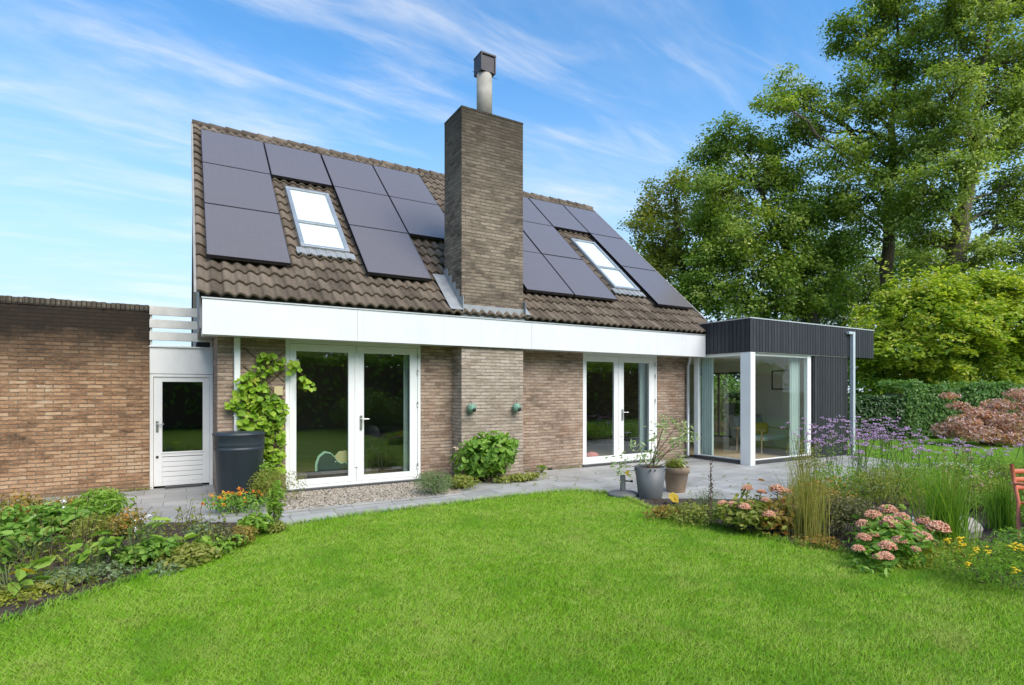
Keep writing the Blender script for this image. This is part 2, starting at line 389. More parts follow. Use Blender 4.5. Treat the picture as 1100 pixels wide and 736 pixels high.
def mk_bark():
    t = NT('tree_bark'); p = t.pos()
    mp = t.n('ShaderNodeMapping'); mp.inputs['Scale'].default_value = (6, 6, 1.2); t.l(p, mp.inputs[0])
    n = t.noise(mp.outputs[0], 2.2, 6, .65).outputs['Fac']; n2 = t.noise(p, .7, 4).outputs['Fac']
    c = t.ramp(n, [(.3, (.06, .045, .034)), (.55, (.15, .118, .09)), (.75, (.25, .21, .165))])
    c = t.mix(t.ramp(n2, [(.5, 0.0), (.7, .5)]), c, (.07, .085, .04))
    return t.done(t.bsdf(c, .9, 0, .2, t.bump(n, .8, .05)))
M['bark'] = mk_bark()

def mk_tiles():
    t = NT('concrete_roof_tile'); uv = t.uv(); p = t.pos()
    r = t.rnd(); n = t.noise(p, 3.2, 6, .65).outputs['Fac']; n2 = t.noise(p, 22, 4, .7).outputs['Fac']
    v = t.math('ADD', t.math('MULTIPLY', r, .30), t.math('ADD', t.math('MULTIPLY', n, .35), t.math('MULTIPLY', n2, .45)))
    v = t.math('SUBTRACT', v, .05)
    c = t.ramp(v, [(.2, (.05, .038, .028)), (.45, (.128, .098, .072)), (.65, (.195, .153, .115)), (.9, (.28, .23, .18))])
    moss = t.ramp(t.noise(p, 5, 6, .75).outputs['Fac'], [(.64, 0.0), (.74, .6)])
    c = t.mix(moss, c, (.13, .12, .04))
    return t.done(t.bsdf(c, .85, 0, .25, t.bump(n2, .35, .01)))
M['tiles'] = mk_tiles()

def mk_panel():
    t = NT('solar_glass'); uv = t.uv(); b = t.n('ShaderNodeTexBrick'); b.offset = 0; t.l(t.n('ShaderNodeTexCoord').outputs['Object'], b.inputs['Vector'])
    b.inputs['Scale'].default_value = 1; b.inputs['Brick Width'].default_value = .16; b.inputs['Row Height'].default_value = .012; b.inputs['Mortar Size'].default_value = .0012
    b.inputs['Color1'].default_value = (.135, .114, .112, 1); b.inputs['Color2'].default_value = (.145, .123, .120, 1); b.inputs['Mortar'].default_value = (.18, .155, .152, 1)
    n = t.noise(t.pos(), .8, 3).outputs['Fac']
    return t.done(t.bsdf(b.outputs['Color'], t.ramp(n, [(.2, .17), (.8, .22)]), 0, 1.0))
M['panel'] = mk_panel()

def mk_clad():
    t = NT('black_stained_wood'); p = t.pos(); mp = t.n('ShaderNodeMapping'); mp.inputs['Scale'].default_value = (14, 14, .9); t.l(p, mp.inputs[0])
    n = t.noise(mp.outputs[0], 3, 6, .6).outputs['Fac']; r = t.rnd()
    v = t.math('ADD', t.math('MULTIPLY', n, .7), t.math('MULTIPLY', r, .22))
    c = t.ramp(v, [(.25, (.016, .017, .020)), (.55, (.032, .034, .039)), (.85, (.075, .076, .08))])
    return t.done(t.bsdf(c, .6, 0, .4, t.bump(n, .3, .006)))
M['clad'] = mk_clad()

def mk_paving(name, w, h, cols, rot=0.0, off=.5):
    t = NT(name); uv = t.uv(); mp = t.n('ShaderNodeMapping'); mp.inputs['Rotation'].default_value = (0, 0, rot); t.l(uv, mp.inputs[0])
    b = t.n('ShaderNodeTexBrick'); b.offset = off; t.l(mp.outputs[0], b.inputs['Vector'])
    b.inputs['Color1'].default_value = (0, 0, 0, 1); b.inputs['Color2'].default_value = (1, 1, 1, 1)
    b.inputs['Scale'].default_value = 1; b.inputs['Brick Width'].default_value = w; b.inputs['Row Height'].default_value = h; b.inputs['Mortar Size'].default_value = .005; b.inputs['Mortar Smooth'].default_value = .3
    n = t.noise(uv, 1.6, 7, .7).outputs['Fac']; n2 = t.noise(uv, 60, 3).outputs['Fac']
    v = t.math('ADD', t.math('MULTIPLY', b.outputs['Color'], .25), t.math('ADD', t.math('MULTIPLY', n, .85), t.math('MULTIPLY', n2, .2)))
    v = t.math('SUBTRACT', v, .1)
    c = t.ramp(v, cols)
    c = t.mix(t.ramp(t.noise(uv, 3.3, 6, .75).outputs['Fac'], [(.58, 0.0), (.76, .5)]), c, (.17, .17, .135))
    c = t.mix(t.math('MULTIPLY', b.outputs['Fac'], .8), c, (.10, .10, .075))
    hg = t.math('ADD', t.math('SUBTRACT', 1.0, b.outputs['Fac']), t.math('MULTIPLY', n2, .3))
    return t.done(t.bsdf(c, t.ramp(n, [(.35, .45), (.65, .8)]), 0, .4, t.bump(hg, .5, .006)))
M['paving'] = mk_paving('concrete_paving', .60, .40, [(.25, (.22, .215, .20)), (.5, (.34, .33, .31)), (.8, (.46, .45, .43))])
M['pebble'] = None
def mk_rnd(name, stops, rough=.85, bump=True):
    t = NT(name); n = t.noise(t.pos(), 30, 4).outputs['Fac']
    v = t.math('ADD', t.math('MULTIPLY', t.rnd(), .8), t.math('MULTIPLY', n, .2))
    return t.done(t.bsdf(t.ramp(v, stops), rough, 0, .25, t.bump(n, .5, .01) if bump else None))
M['pebble'] = mk_rnd('beige_gravel', [(.1, (.17, .135, .10)), (.45, (.31, .26, .20)), (.75, (.42, .37, .31)), (1, (.55, .52, .47))])
M['clod'] = mk_rnd('soil_clods', [(.1, (.025, .018, .012)), (.5, (.06, .043, .03)), (1, (.12, .095, .07))], .95)
def mk_lawnbase(name, cols):
    t = NT(name); p = t.pos(); n = t.noise(p, .9, 5, .6).outputs['Fac']; n2 = t.noise(p, 55, 4, .7).outputs['Fac']
    v = t.math('ADD', t.math('MULTIPLY', n, .6), t.math('MULTIPLY', n2, .45)); v = t.math('SUBTRACT', v, .03)
    return t.done(t.bsdf(t.ramp(v, cols), .9, 0, .15, t.bump(n2, 1, .03)))
M['lawn'] = mk_lawnbase('lawn_turf', [(.3, (.09, .16, .008)), (.5, (.15, .26, .012)), (.7, (.24, .33, .04))])
M['farlawn'] = mk_lawnbase('far_lawn_turf', [(.3, (.10, .22, .015)), (.5, (.15, .30, .02)), (.7, (.20, .36, .04))])
M['ground'] = mk_lawnbase('rough_ground', [(.3, (.05, .06, .015)), (.5, (.08, .10, .025)), (.7, (.11, .11, .05))])
def mk_grass():
    t = NT('lawn_grass_blades'); p = t.pos(); r = t.rnd()
    big = t.noise(p, .9, 6, .7).outputs['Fac']; mid = t.noise(p, 5, 4, .6).outputs['Fac']
    v = t.math('ADD', t.math('MULTIPLY', r, .45), t.math('ADD', t.math('MULTIPLY', big, .75), t.math('MULTIPLY', mid, .55)))
    c = t.ramp(v, [(.45, (.125, .315, .005)), (.62, (.19, .44, .010)), (.88, (.275, .53, .022)), (1.0, (.44, .60, .11))])
    dry = t.ramp(t.noise(p, 1.9, 6, .7).outputs['Fac'], [(.54, 0.0), (.72, .55)])
    c = t.mix(dry, c, (.50, .44, .15))
    pale = t.ramp(t.noise(p, 3.1, 5, .75, .6).outputs['Fac'], [(.58, 0.0), (.74, .38)]); c = t.mix(pale, c, (.33, .55, .09))
    lush = t.ramp(t.noise(p, 1.3, 6, .7, .4).outputs['Fac'], [(.36, .55), (.50, 0.0)])
    c = t.mix(lush, c, (.105, .34, .006))
    g = t.n('ShaderNodeNewGeometry'); vm = t.n('ShaderNodeVectorMath', operation='MULTIPLY_ADD'); t.l(g.outputs['Normal'], vm.inputs[0])
    vm.inputs[1].default_value = (.3, .3, .3); vm.inputs[2].default_value = (0, 0, .9)
    vn = t.n('ShaderNodeVectorMath', operation='NORMALIZE'); t.l(vm.outputs[0], vn.inputs[0])
    a = t.bsdf(c, .55, 0, .25, vn.outputs[0]); tr = t.n('ShaderNodeBsdfTranslucent'); t.l(c, tr.inputs['Color'])
    mx = t.n('ShaderNodeMixShader'); mx.inputs[0].default_value = .25; t.l(a, mx.inputs[1]); t.l(tr.outputs[0], mx.inputs[2])
    return t.done(mx.outputs[0])
M['grass'] = mk_grass()

M['oak'] = leafmat('oak_leaf', [(.12, (.045, .075, .010)), (.42, (.105, .158, .020)), (.68, (.195, .238, .045)), (.92, (.37, .36, .12))])
M['oak_yellow'] = leafmat('oak_leaf_yellowing', [(.12, (.07, .09, .012)), (.45, (.15, .175, .022)), (.72, (.25, .235, .04)), (.92, (.38, .29, .06))])
M['oak_light'] = leafmat('oak_leaf_pale', [(.12, (.06, .09, .018)), (.42, (.125, .175, .032)), (.68, (.23, .265, .065)), (.92, (.38, .38, .14))])
M['bush_bright'] = leafmat('bright_bush_leaf', [(.08, (.06, .11, .012)), (.35, (.17, .24, .025)), (.62, (.33, .36, .045)), (.85, (.50, .44, .10)), (.97, (.52, .34, .12))])
M['bush_mid'] = leafmat('mid_bush_leaf', [(.1, (.04, .09, .012)), (.5, (.10, .19, .03)), (.9, (.20, .29, .06))])
M['laurel'] = leafmat('dark_hedge_leaf', [(.1, (.015, .035, .010)), (.5, (.04, .085, .022)), (.9, (.10, .17, .06))], .15, .35)
M['hedge_green'] = leafmat('green_hedge_leaf', [(.1, (.04, .09, .018)), (.5, (.10, .20, .05)), (.9, (.22, .33, .11))])
M['maple'] = leafmat('pink_maple_leaf', [(.08, (.14, .10, .05)), (.25, (.26, .12, .11)), (.45, (.44, .28, .28)), (.68, (.55, .40, .39)), (.8, (.52, .20, .10)), (.95, (.58, .52, .44))], .35)
M['vine'] = leafmat('vine_leaf', [(.1, (.10, .20, .012)), (.45, (.22, .37, .025)), (.75, (.35, .47, .05)), (.95, (.48, .45, .09))], .35)
M['perennial'] = leafmat('perennial_leaf', [(.1, (.04, .09, .014)), (.5, (.11, .20, .03)), (.9, (.22, .32, .07))])
M['fresh'] = leafmat('fresh_green_leaf', [(.1, (.08, .16, .02)), (.5, (.19, .32, .04)), (.9, (.33, .44, .08))])
M['herb'] = leafmat('yellowish_herb_leaf', [(.1, (.10, .13, .02)), (.5, (.23, .26, .05)), (.9, (.36, .33, .10))])
M['autumn'] = leafmat('autumn_leaf', [(.1, (.10, .10, .02)), (.4, (.24, .22, .05)), (.65, (.38, .24, .06)), (.9, (.45, .16, .05))])
M['silver'] = leafmat('silver_leaf', [(.1, (.11, .17, .07)), (.5, (.22, .30, .14)), (.9, (.38, .44, .28))])
M['olive'] = leafmat('dusky_shrub_leaf', [(.1, (.035, .04, .015)), (.5, (.12, .13, .05)), (.9, (.26, .21, .12))])
M['varieg'] = leafmat('variegated_leaf', [(.1, (.22, .33, .14)), (.5, (.42, .52, .27)), (.9, (.66, .68, .45))])
M['reed'] = leafmat('green_reed', [(.1, (.07, .15, .012)), (.5, (.15, .28, .03)), (.85, (.26, .38, .05)), (1, (.42, .36, .12))])
M['straw'] = leafmat('straw_reed', [(.1, (.20, .20, .04)), (.5, (.38, .36, .09)), (.9, (.52, .42, .18))])
M['ygreen'] = leafmat('moss_leaf', [(.1, (.16, .20, .02)), (.5, (.30, .33, .04)), (.9, (.44, .42, .08))])
M['fl_sedum'] = mk_rnd('sedum_floret', [(.1, (.46, .17, .11)), (.5, (.68, .32, .21)), (.85, (.76, .50, .33)), (1, (.58, .52, .26))], .8, False)
M['fl_verbena'] = mk_rnd('verbena_floret', [(.1, (.34, .17, .36)), (.5, (.54, .33, .55)), (.9, (.70, .52, .69))], .8, False)
M['fl_orange'] = mk_rnd('marigold_petal', [(.1, (.5, .08, .015)), (.5, (.72, .26, .02)), (.9, (.75, .46, .04))], .7, False)
M['fl_yellow'] = mk_rnd('yellow_petal', [(.1, (.66, .42, .01)), (.9, (.80, .62, .04))], .7, False)
M['fl_white'] = mk_rnd('white_petal', [(.1, (.7, .66, .64)), (.9, (.82, .8, .78))], .7, False)
M['fl_pink'] = mk_rnd('faded_pink_bloom', [(.1, (.45, .25, .22)), (.9, (.62, .45, .36))], .8, False)
M['yleaf'] = leafmat('yellow_fallen_leaf', [(.1, (.6, .40, .03)), (.9, (.72, .52, .06))])

# ================================================================== SETTING
def polysheet(name, pts, z, mat, kind='structure'):
    g = Geo(); P = [(x, y, z) for x, y in pts]
    area = sum(P[i][0] * P[(i + 1) % len(P)][1] - P[(i + 1) % len(P)][0] * P[i][1] for i in range(len(P)))
    if area < 0: P = P[::-1]
    g.sheet(P); return tag(build(name, g, mat, base=(0, 0, 0)), kind=kind)

def inside(P, poly):
    x, y = P[:, 0], P[:, 1]; r = np.zeros(len(P), bool); n = len(poly)
    for i in range(n):
        (x1, y1), (x2, y2) = poly[i], poly[(i + 1) % n]
        c = ((y1 > y) != (y2 > y)) & (x < (x2 - x1) * (y - y1) / (y2 - y1 + 1e-12) + x1); r ^= c
    return r
def scatter(poly, n):
    a = np.array(poly); lo, hi = a.min(0), a.max(0); out = []
    k = 0
    while k < n:
        P = lo + (hi - lo) * rng.random((n * 2, 2)); P = P[inside(P, poly)]; out.append(P); k += len(P)
    return np.vstack(out)[:n]

polysheet('ground', [(-600, -600), (600, -600), (600, 600), (-600, 600)], -.02, M['ground'])
polysheet('paving', [(-7, 7.9), (-.84, 7.9), (.33, 7.4), (15.5, 3.0), (16.5, 8.6), (16.5, 8.2), (11.2, 8.2), (11.2, 11.4), (-.5, 11.5), (-7, 11.5)][:0] or
          [(-7, 8.6), (1.0, 7.2), (5.0, 7.2), (5.2, 5.6), (7.4, 5.2), (15.0, 4.4), (15.6, 9.9), (11.2, 9.9), (.5, 11.5), (-7, 11.5)], 0, M['paving'])
LAWN = [(-6.5, .43), (-3.5, 3.2), (-1.16, 5.33), (-.49, 5.92), (.1, 6.45), (.54, 6.86), (.85, 7.15), (1.13, 7.38), (1.6, 7.49), (2.22, 7.56), (3.66, 7.6), (5.0, 7.62), (5.6, 7.55), (5.95, 7.25), (6.0, 6.9),
        (5.93, 6.4), (5.76, 5.9), (5.72, 5.3), (5.73, 4.8), (5.74, 4.2), (5.78, 3.69), (6.0, 3.05), (6.13, 2.63), (6.2, 2.21), (6.12, 1.7), (6.0, 1.0), (6.0, -5.5), (-6.5, -5.5)]
polysheet('lawn', LAWN, .004, M['lawn'])
polysheet('far_lawn', [(11.5, 1.0), (14.6, 4.6), (15.4, 9.9), (15.4, 30), (40, 30), (40, -6), (12, -6)], .004, M['farlawn'])
BED_L = [(-6.5, .43), (-3.5, 3.2), (-1.16, 5.33), (-.49, 5.92), (.1, 6.45), (.54, 6.86), (.85, 7.15), (1.13, 7.38), (1.0, 7.7), (.5, 7.95), (.1, 8.2), (-.84, 8.75), (-2.2, 9.6), (-6.5, 10.5)]
BED_R = [(6.0, 6.55), (5.93, 6.4), (5.76, 5.9), (5.72, 5.3), (5.73, 4.8), (5.74, 4.2), (5.78, 3.69), (6.0, 3.05), (6.13, 2.63), (6.2, 2.21), (6.12, 1.7), (6.0, 1.0), (6.0, -4), (11, -4), (11.6, 1.2), (13.0, 3.4), (11.8, 4.4), (9.2, 5.1), (7.6, 5.5), (6.9, 6.0)]
polysheet('flower_bed', BED_L, .008, M['soil']); polysheet('flower_bed', BED_R, .008, M['soil'])
for poly, n in ((BED_L, 5200), (BED_R, 3600)):
    P = scatter(poly, n); g = Geo(); g.bits(np.column_stack([P, np.full(n, .012)]), .012 + .035 * rng.random(n) ** 3, flat=.6)
    tag(build('soil_clods', g, M['clod'], base=(0, 0, 0)), kind='stuff')
GRAVEL = [(1.0, 8.25), (3.9, 8.32), (4.4, 9.3), (4.4, 9.79), (1.0, 9.79)]
polysheet('gravel_strip', GRAVEL, .006, M['soil'])
P = scatter(GRAVEL, 9000); g = Geo(); g.bits(np.column_stack([P, .008 + .006 * rng.random(len(P))]), .010 + .012 * rng.random(len(P)), flat=.7)
tag(build('gravel', g, M['pebble'], base=(0, 0, 0)), kind='stuff')
g = Geo()
for i, x in enumerate(np.arange(1.02, 4.0, 1.0)): g.box(x, 8.2, -.01, x + .99, 8.26, .025)
tag(build('gravel_edging', g, M['paving'], base=(0, 0, 0)), kind='structure')

# lawn grass: real blades, denser near the camera
def grass(name, poly, n, power=1.2, hmin=.016, hmax=.035, zmin=None, mat='grass'):
    P = scatter(poly, int(n * 3)); Z = P[:, 0] * S_ + P[:, 1] * C_
    keep = rng.random(len(P)) < np.clip((3.2 / np.maximum(Z, 1.2)) ** power, 0, 1)
    P = P[keep][:n]; Z = Z[keep][:n]; N = len(P)
    h = hmin + (hmax - hmin) * rng.random(N) ** 1.3; w = .0034 + .0005 * np.maximum(Z - 3, 0) + .002 * rng.random(N)
    az = rng.random(N) * 6.283; ln = .2 + 1.5 * rng.random(N)
    B = np.column_stack([P, np.full(N, .004)]); sd = np.column_stack([-np.sin(az * 1.7), np.cos(az * 1.7), np.zeros(N)]) * (w * .5)[:, None]
    tip = B + np.column_stack([np.cos(az) * ln * h, np.sin(az) * ln * h, h])
    V = np.stack([B - sd, B + sd, tip], 1).reshape(-1, 3); g = Geo(); g.add(V, np.arange(3 * N).reshape(-1, 3), rng.random(N))
    return tag(build(name, g, M[mat], base=(0, 0, 0)), 'short green lawn grass' if False else None, None, kind='stuff')
VIS = [(-6.2, .75), (-3.5, 3.2)] + LAWN[2:26] + [(6.0, .2), (-6.2, .2)]
grass('lawn_grass', VIS, 620000)
# ragged longer grass along the lawn's edge
E_ = LAWN[1:26]; seg = []
for a, b in zip(E_[:-1], E_[1:]):
    a, b = np.array(a), np.array(b); m = int(np.linalg.norm(b - a) * 420); t_ = rng.random((m, 1)); seg.append(a + (b - a) * t_ + rng.normal(size=(m, 2)) * .025)
P = np.vstack(seg); g = Geo(); g.blades(np.column_stack([P, np.full(len(P), .004)]), .04 + .05 * rng.random(len(P)), .006, .3 + .8 * rng.random(len(P)), seg=2)
tag(build('lawn_edge_grass', g, M['grass'], base=(0, 0, 0)), kind='stuff')

# ================================================================== HOUSE
W_Y = 9.8
house = thing('house', 'brown brick house with steep tiled roof carrying solar panels and a tall brick chimney', 'house', (5.8, 9.8, 0))
GX = lambda u, y=W_Y: on_y(u, 400, y)[0]
dL0, dL1 = GX(306.7), GX(452.2); dR0, dR1 = GX(626.3), GX(706.2)
g = Geo(); zt = 2.62
for a, b in ((.42, dL0), (dL1, dR0), (dR1, 11.03)): g.box(a, W_Y, -.1, b, W_Y + .3, zt)
for a, b in ((dL0, dL1), (dR0, dR1)): g.box(a, W_Y + .002, 2.575, b, W_Y + .3, zt)
g.box(.42, W_Y + .3, -.1, .72, 18.7, zt); g.box(10.73, W_Y + .3, -.1, 11.03, 18.7, zt); g.box(.42, 18.7, -.1, 11.03, 19.0, zt)
build('wall', g, M['brick'], house)
g = Geo(); g.box(.72, W_Y + .3, -.05, 10.73, 18.7, .05); build('room_floor', g, M['wood_floor'], house)
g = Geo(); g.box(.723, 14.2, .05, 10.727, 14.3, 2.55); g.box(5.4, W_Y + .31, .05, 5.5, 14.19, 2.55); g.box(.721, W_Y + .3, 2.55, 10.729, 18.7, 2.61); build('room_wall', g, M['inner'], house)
# roof frame
ca = 1 / math.hypot(1, .902); sa = .902 * ca; RL = 6.87
def RP(X, s, hh): return np.array((X, 9.3 + s * ca - hh * sa, 3.12 + s * sa + hh * ca))
def rbox(g, X0, s0, h0, X1, s1, h1, rnd=.5):
    c = RP((X0 + X1) / 2, (s0 + s1) / 2, (h0 + h1) / 2)
    g.obox(c, (abs(X1 - X0) / 2, 0, 0), np.array((0, ca, sa)) * abs(s1 - s0) / 2, np.array((0, -sa, ca)) * abs(h1 - h0) / 2, rnd)
rx0, rx1 = .13, 11.5
g = Geo(); g.extrude([(rx0 + .04, 9.42, 2.64), (rx0 + .04, 9.42, 3.12), (rx0 + .04, 14.4, 7.62), (rx0 + .04, 19.4, 3.12), (rx0 + .04, 19.4, 2.64)], (rx1 - rx0 - .08, 0, 0))
build('gable', g, M['verge'], house)
g = Geo(); NW = .18; ncol = int((rx1 - rx0) / NW); sub = 8; xs = np.linspace(rx0, rx0 + ncol * NW, ncol * sub + 1); gauge = .3435
for i in range(20):
    ph = (xs - rx0) / NW * 2 * np.pi; wv = .027 * (np.sin(ph) + .22 * np.sin(2 * ph + .6))
    tid = np.minimum((np.arange(len(xs)) / sub).astype(int), ncol - 1); tj = rng.normal(size=ncol) * .006; th = rng.normal(size=ncol) * .003
    s0 = i * gauge + tj[tid]; h0 = .066 + wv + th[tid]; s1 = np.full(len(xs), (i + 1) * gauge + .05); h1 = .012 + wv
    def row(s, hh): return np.column_stack([xs, 9.3 + s * ca - hh * sa, 3.12 + s * sa + hh * ca])
    V = np.vstack([row(s0 + .006, h0 - .05), row(s0, h0 - .014), row(s0 + .006, h0), row(s1, h1)]); n = len(xs); j = np.arange(n - 1)
    F = np.vstack([np.column_stack([k * n + j, k * n + j + 1, (k + 1) * n + j + 1, (k + 1) * n + j]) for k in range(3)])
    tr = rng.random(ncol); g.add(V, F, np.tile(tr[tid[:-1]], 3), True)
g.add([(rx0, 14.4, 7.70), (rx1, 14.4, 7.70), (rx1, 19.5, 3.1), (rx0, 19.5, 3.1), (rx0, 14.4, 7.62), (rx1, 14.4, 7.62), (rx1, 19.5, 3.02), (rx0, 19.5, 3.02)], [(0, 1, 2, 3), (4, 7, 6, 5), (3, 2, 6, 7)])
roof = build('roof', g, M['tiles'], house)
g = Geo(); x = rx0 - .02; k = 0
while x < rx1:
    l = .42; zz = 7.725 + rng.normal() * .004
    g.tube([(x, 14.4, zz), (x + l * .85, 14.4, zz - .012)], [.105, .09], 14, rng.random()); x += l * .8; k += 1
build('ridge_tiles', g, M['tiles'], roof)
for a, b in ((rx0 - .035, rx0 - .002), (rx1 + .002, rx1 + .035)):
    g = Geo(); rbox(g, a, -.02, -.24, b, RL, .045); build('verge_board', g, M['verge'], roof)
g = Geo(); g.box(rx0 + .06, 9.355, 2.98, rx1 - .5, 9.41, 3.07); build('gutter', g, M['black'], house, bevel=.005)
# fascia and soffit
g = Geo(); jx = [.2] + [GX(u, 9.29) for u in (384, 571, 706)] + [11.02]
for a, b in zip(jx[:-1], jx[1:]): g.box(a + .0015, 9.29, 2.535, b - .0015, 9.33, 3.065)
g.box(.2, 9.33, 2.54, .24, 9.79, 3.06)
fas = build('fascia', g, M['fascia'], house, bevel=.003)
g = Geo(); g.box(.19, 9.275, 3.067, 11.02, 9.345, 3.085); build('drip_edge', g, M['trim'], fas)
g = Geo(); g.box(.245, 9.331, 2.55, 4.428, 9.799, 2.572); g.box(5.782, 9.331, 2.55, 11.02, 9.799, 2.572); build('soffit', g, M['white'], house)
# chimney
cx0, cx1, cy0, cy1 = 4.43, 5.78, 9.36, 10.16
g = Geo(); g.box(cx0, cy0, -.1, cx1, W_Y - .001, 2.56); build('pillar', g, M['brick_pillar'], house)
g = Geo(); g.box(cx0, cy0, 2.561, cx1, cy1, 7.0)
for i in range(20):   # uneven top course
    pass
chim = build('chimney', g, M['brick_chimney'], house, bevel=.006)
g = Geo(); g.box(cx0 - .006, cy0 - .006, 7.0, cx1 + .006, cy1 + .006, 7.04); build('chimney_cap', g, M['coping'], chim, bevel=.008)
g = Geo(); g.lathe([(0, 0), (.155, 0), (.155, .96), (.145, .96), (.145, 0)], (5.12, 9.76, 7.04), 24); build('flue_pipe', g, M['flue'], chim)
g = Geo(); fx, fy, fz = 5.13, 9.76, 7.84
fz = 7.99; fw, fd = .165, .16
g.box(fx - fw, fy - fd, fz, fx + fw, fy + fd, fz + .025); g.box(fx - fw + .02, fy - fd + .02, fz + .025, fx + fw - .02, fy + fd - .02, fz + .33)
g.box(fx - fw - .005, fy - fd - .005, fz + .33, fx + fw + .005, fy + fd + .005, fz + .365)
for a in (-fw, fw - .025): g.box(fx + a, fy - fd, fz + .025, fx + a + .025, fy + fd, fz + .33)
g.tube([(fx - .27, fy, fz + .005), (fx + .27, fy, fz + .01)], .006, 6)
build('flue_cowl', g, M['cowl'], chim, bevel=.006)
g = Geo(); g.box(cx0 - .03, cy0 - .022, 3.087, cx1 + .03, cy0 - .002, 3.32)
rbox(g, cx0 - .26, .03, .078, cx0 - .0, 1.22, .092); rbox(g, cx1, .03, .078, cx1 + .12, 1.22, .092)
for i in range(5):
    s0 = .03 + i * .24; p = RP(0, s0, .08); q = RP(0, s0 + .25, .08)
    for xx in (cx0 - .012, cx1 + .002): g.box(xx, p[1], p[2] - .02, xx + .01, q[1], q[2] + .1)
build('lead_flashing', g, M['lead'], chim)
# solar panels
PC = {'a': (.27, 1.52), 'b': (1.54, 2.78), 'c': (2.81, 4.05), 'd': (4.07, 5.31), 'y': (4.9, 6.14), 'z': (6.19, 7.43), 'e': (7.46, 8.70), 'f': (8.73, 9.97), 'h': (10.0, 11.25)}
PR = {1: (.90, 2.68), 2: (2.70, 4.47), 3: (4.49, 6.26)}
for c, rows in (('a', (1, 2, 3)), ('b', (3,)), ('c', (1, 2, 3)), ('d', (2, 3)), ('z', (1, 2, 3)), ('e', (1, 2, 3)), ('f', (3,)), ('h', (1, 2, 3))):
    for r in rows:
        g = Geo(); x0, x1 = PC[c]; s0, s1 = PR[r]; jj = rng.normal() * .002
        rbox(g, x0, s0, .115 + jj, x1, s1, .155 + jj); p = build('solar_panel', g, M['panel'], house)
        g = Geo(); hh = .157 + jj
        for q in ((x0, s0, x1, s0 + .012), (x0, s1 - .012, x1, s1), (x0, s0 + .0125, x0 + .012, s1 - .0125), (x1 - .012, s0 + .0125, x1, s1 - .0125)): rbox(g, q[0], q[1], .1, q[2], q[3], hh)
        build('panel_frame', g, M['cowl'], p)
# roof windows
for x0, x1, s0, s1, sb in ((1.76, 2.63, 1.60, 4.05, 2.56), (9.0, 9.84, 1.50, 3.93, 2.49)):
    g = Geo(); w = .075
    for q in ((x0, s0, x1, s0 + w), (x0, s1 - w, x1, s1), (x0, s0 + w, x0 + w, s1 - w), (x1 - w, s0 + w, x1, s1 - w), (x0 + w, sb - .04, x1 - w, sb + .04)): rbox(g, q[0], q[1], .0, q[2], q[3], .15)
    sk = build('roof_window', g, M['zinc'], house, bevel=.006)
    g = Geo(); rbox(g, x0 + w, s0 + w, .04, x1 - w, sb - .04, .112); rbox(g, x0 + w, sb + .04, .04, x1 - w, s1 - w, .112); build('reflected_sky', g, M['reflected_sky'], sk)  # white sheet added under the panes to imitate their sky reflection
    for a, b in ((s0 + w, sb - .04), (sb + .04, s1 - w)):
        g = Geo(); rbox(g, x0 + w, a, .118, x1 - w, b, .13); build('pane', g, M['glass_room'], sk)
    g = Geo(); n = 24
    for i in range(n):
        a = x0 - .08 + (x1 - x0 + .16) * i / n; b = x0 - .08 + (x1 - x0 + .16) * (i + 1) / n
        rbox(g, a, s0 - .20 + .012 * math.sin(i * 1.6), .075 + .008 * math.sin(i * 1.6), b, s0, .105 + .008 * math.sin(i * 1.6))
    build('apron_flashing', g, M['lead'], sk)
# french doors
def french_door(u0, u1, a0, a1, b0, b1, vt, vb, hinge_right=True):
    y = W_Y + .012; X = [GX(u) for u in (u0, u1, a0, a1, b0, b1)]
    ztop = 2.575; gz1 = on_y(a0, vt, y)[2]; gz0 = on_y(a0, vb, y)[2]
    x0, x1, A0, A1, B0, B1 = X; xm = (A1 + B0) / 2; fw = .06
    g = Geo(); g.box(x0, y, .05, x0 + fw, y + .1, ztop); g.box(x1 - fw, y, .05, x1, y + .1, ztop); g.box(x0 + fw, y, 2.5, x1 - fw, y + .1, ztop); g.box(x0 + fw, y, .05, x1 - fw, y + .1, .10)
    fr = build('french_door', g, M['white'], house, bevel=.004)
    g = Geo(); g.box(x0 - .02, y - .06, -.02, x1 + .02, y + .12, .048); build('threshold', g, M['dark'], fr, bevel=.004)
    for (p0, p1, q0, q1) in ((x0 + fw + .004, xm - .003, A0, A1), (xm + .003, x1 - fw - .004, B0, B1)):
        g = Geo(); yy = y + .012; z0, z1 = .105, 2.495
        g.box(p0, yy, z0, q0, yy + .06, z1); g.box(q1, yy, z0, p1, yy + .06, z1); g.box(q0, yy, z0, q1, yy + .06, gz0); g.box(q0, yy, gz1, q1, yy + .06, z1)
        lf = build('door_leaf', g, M['white'], fr, bevel=.004)
        g = Geo(); g.box(q0, yy + .024, gz0, q1, yy + .044, gz1); build('pane', g, M['glass'], fr)
    g = Geo(); g.box(xm - .025, y - .002, gz0 + .15, xm + .035, y + .011, gz1); build('meeting_bead', g, M['white'], fr, bevel=.003)
    hx = B0 - .055; hz = 1.17
    g = Geo(); g.box(hx - .02, y - .012, hz - .16, hx + .02, y + .0, hz + .10); g.tube([(hx, y - .012, hz + .03), (hx, y - .055, hz + .03), (hx + .03, y - .06, hz + .03), (hx + .13, y - .06, hz + .03)], .010, 8); build('handle', g, M['steel'], fr, bevel=.002)
    for zz in (.3, 1.45, 2.05, 2.35):
        g = Geo(); g.tube([(x1 - fw - .002, y - .008, zz - .05), (x1 - fw - .002, y - .008, zz + .05)], .011, 8); build('hinge', g, M['steel'], fr)
    return fr, X, gz0, gz1
fdl = french_door(306.7, 452.2, 318.6, 374.6, 391.4, 440.8, 377, 516)
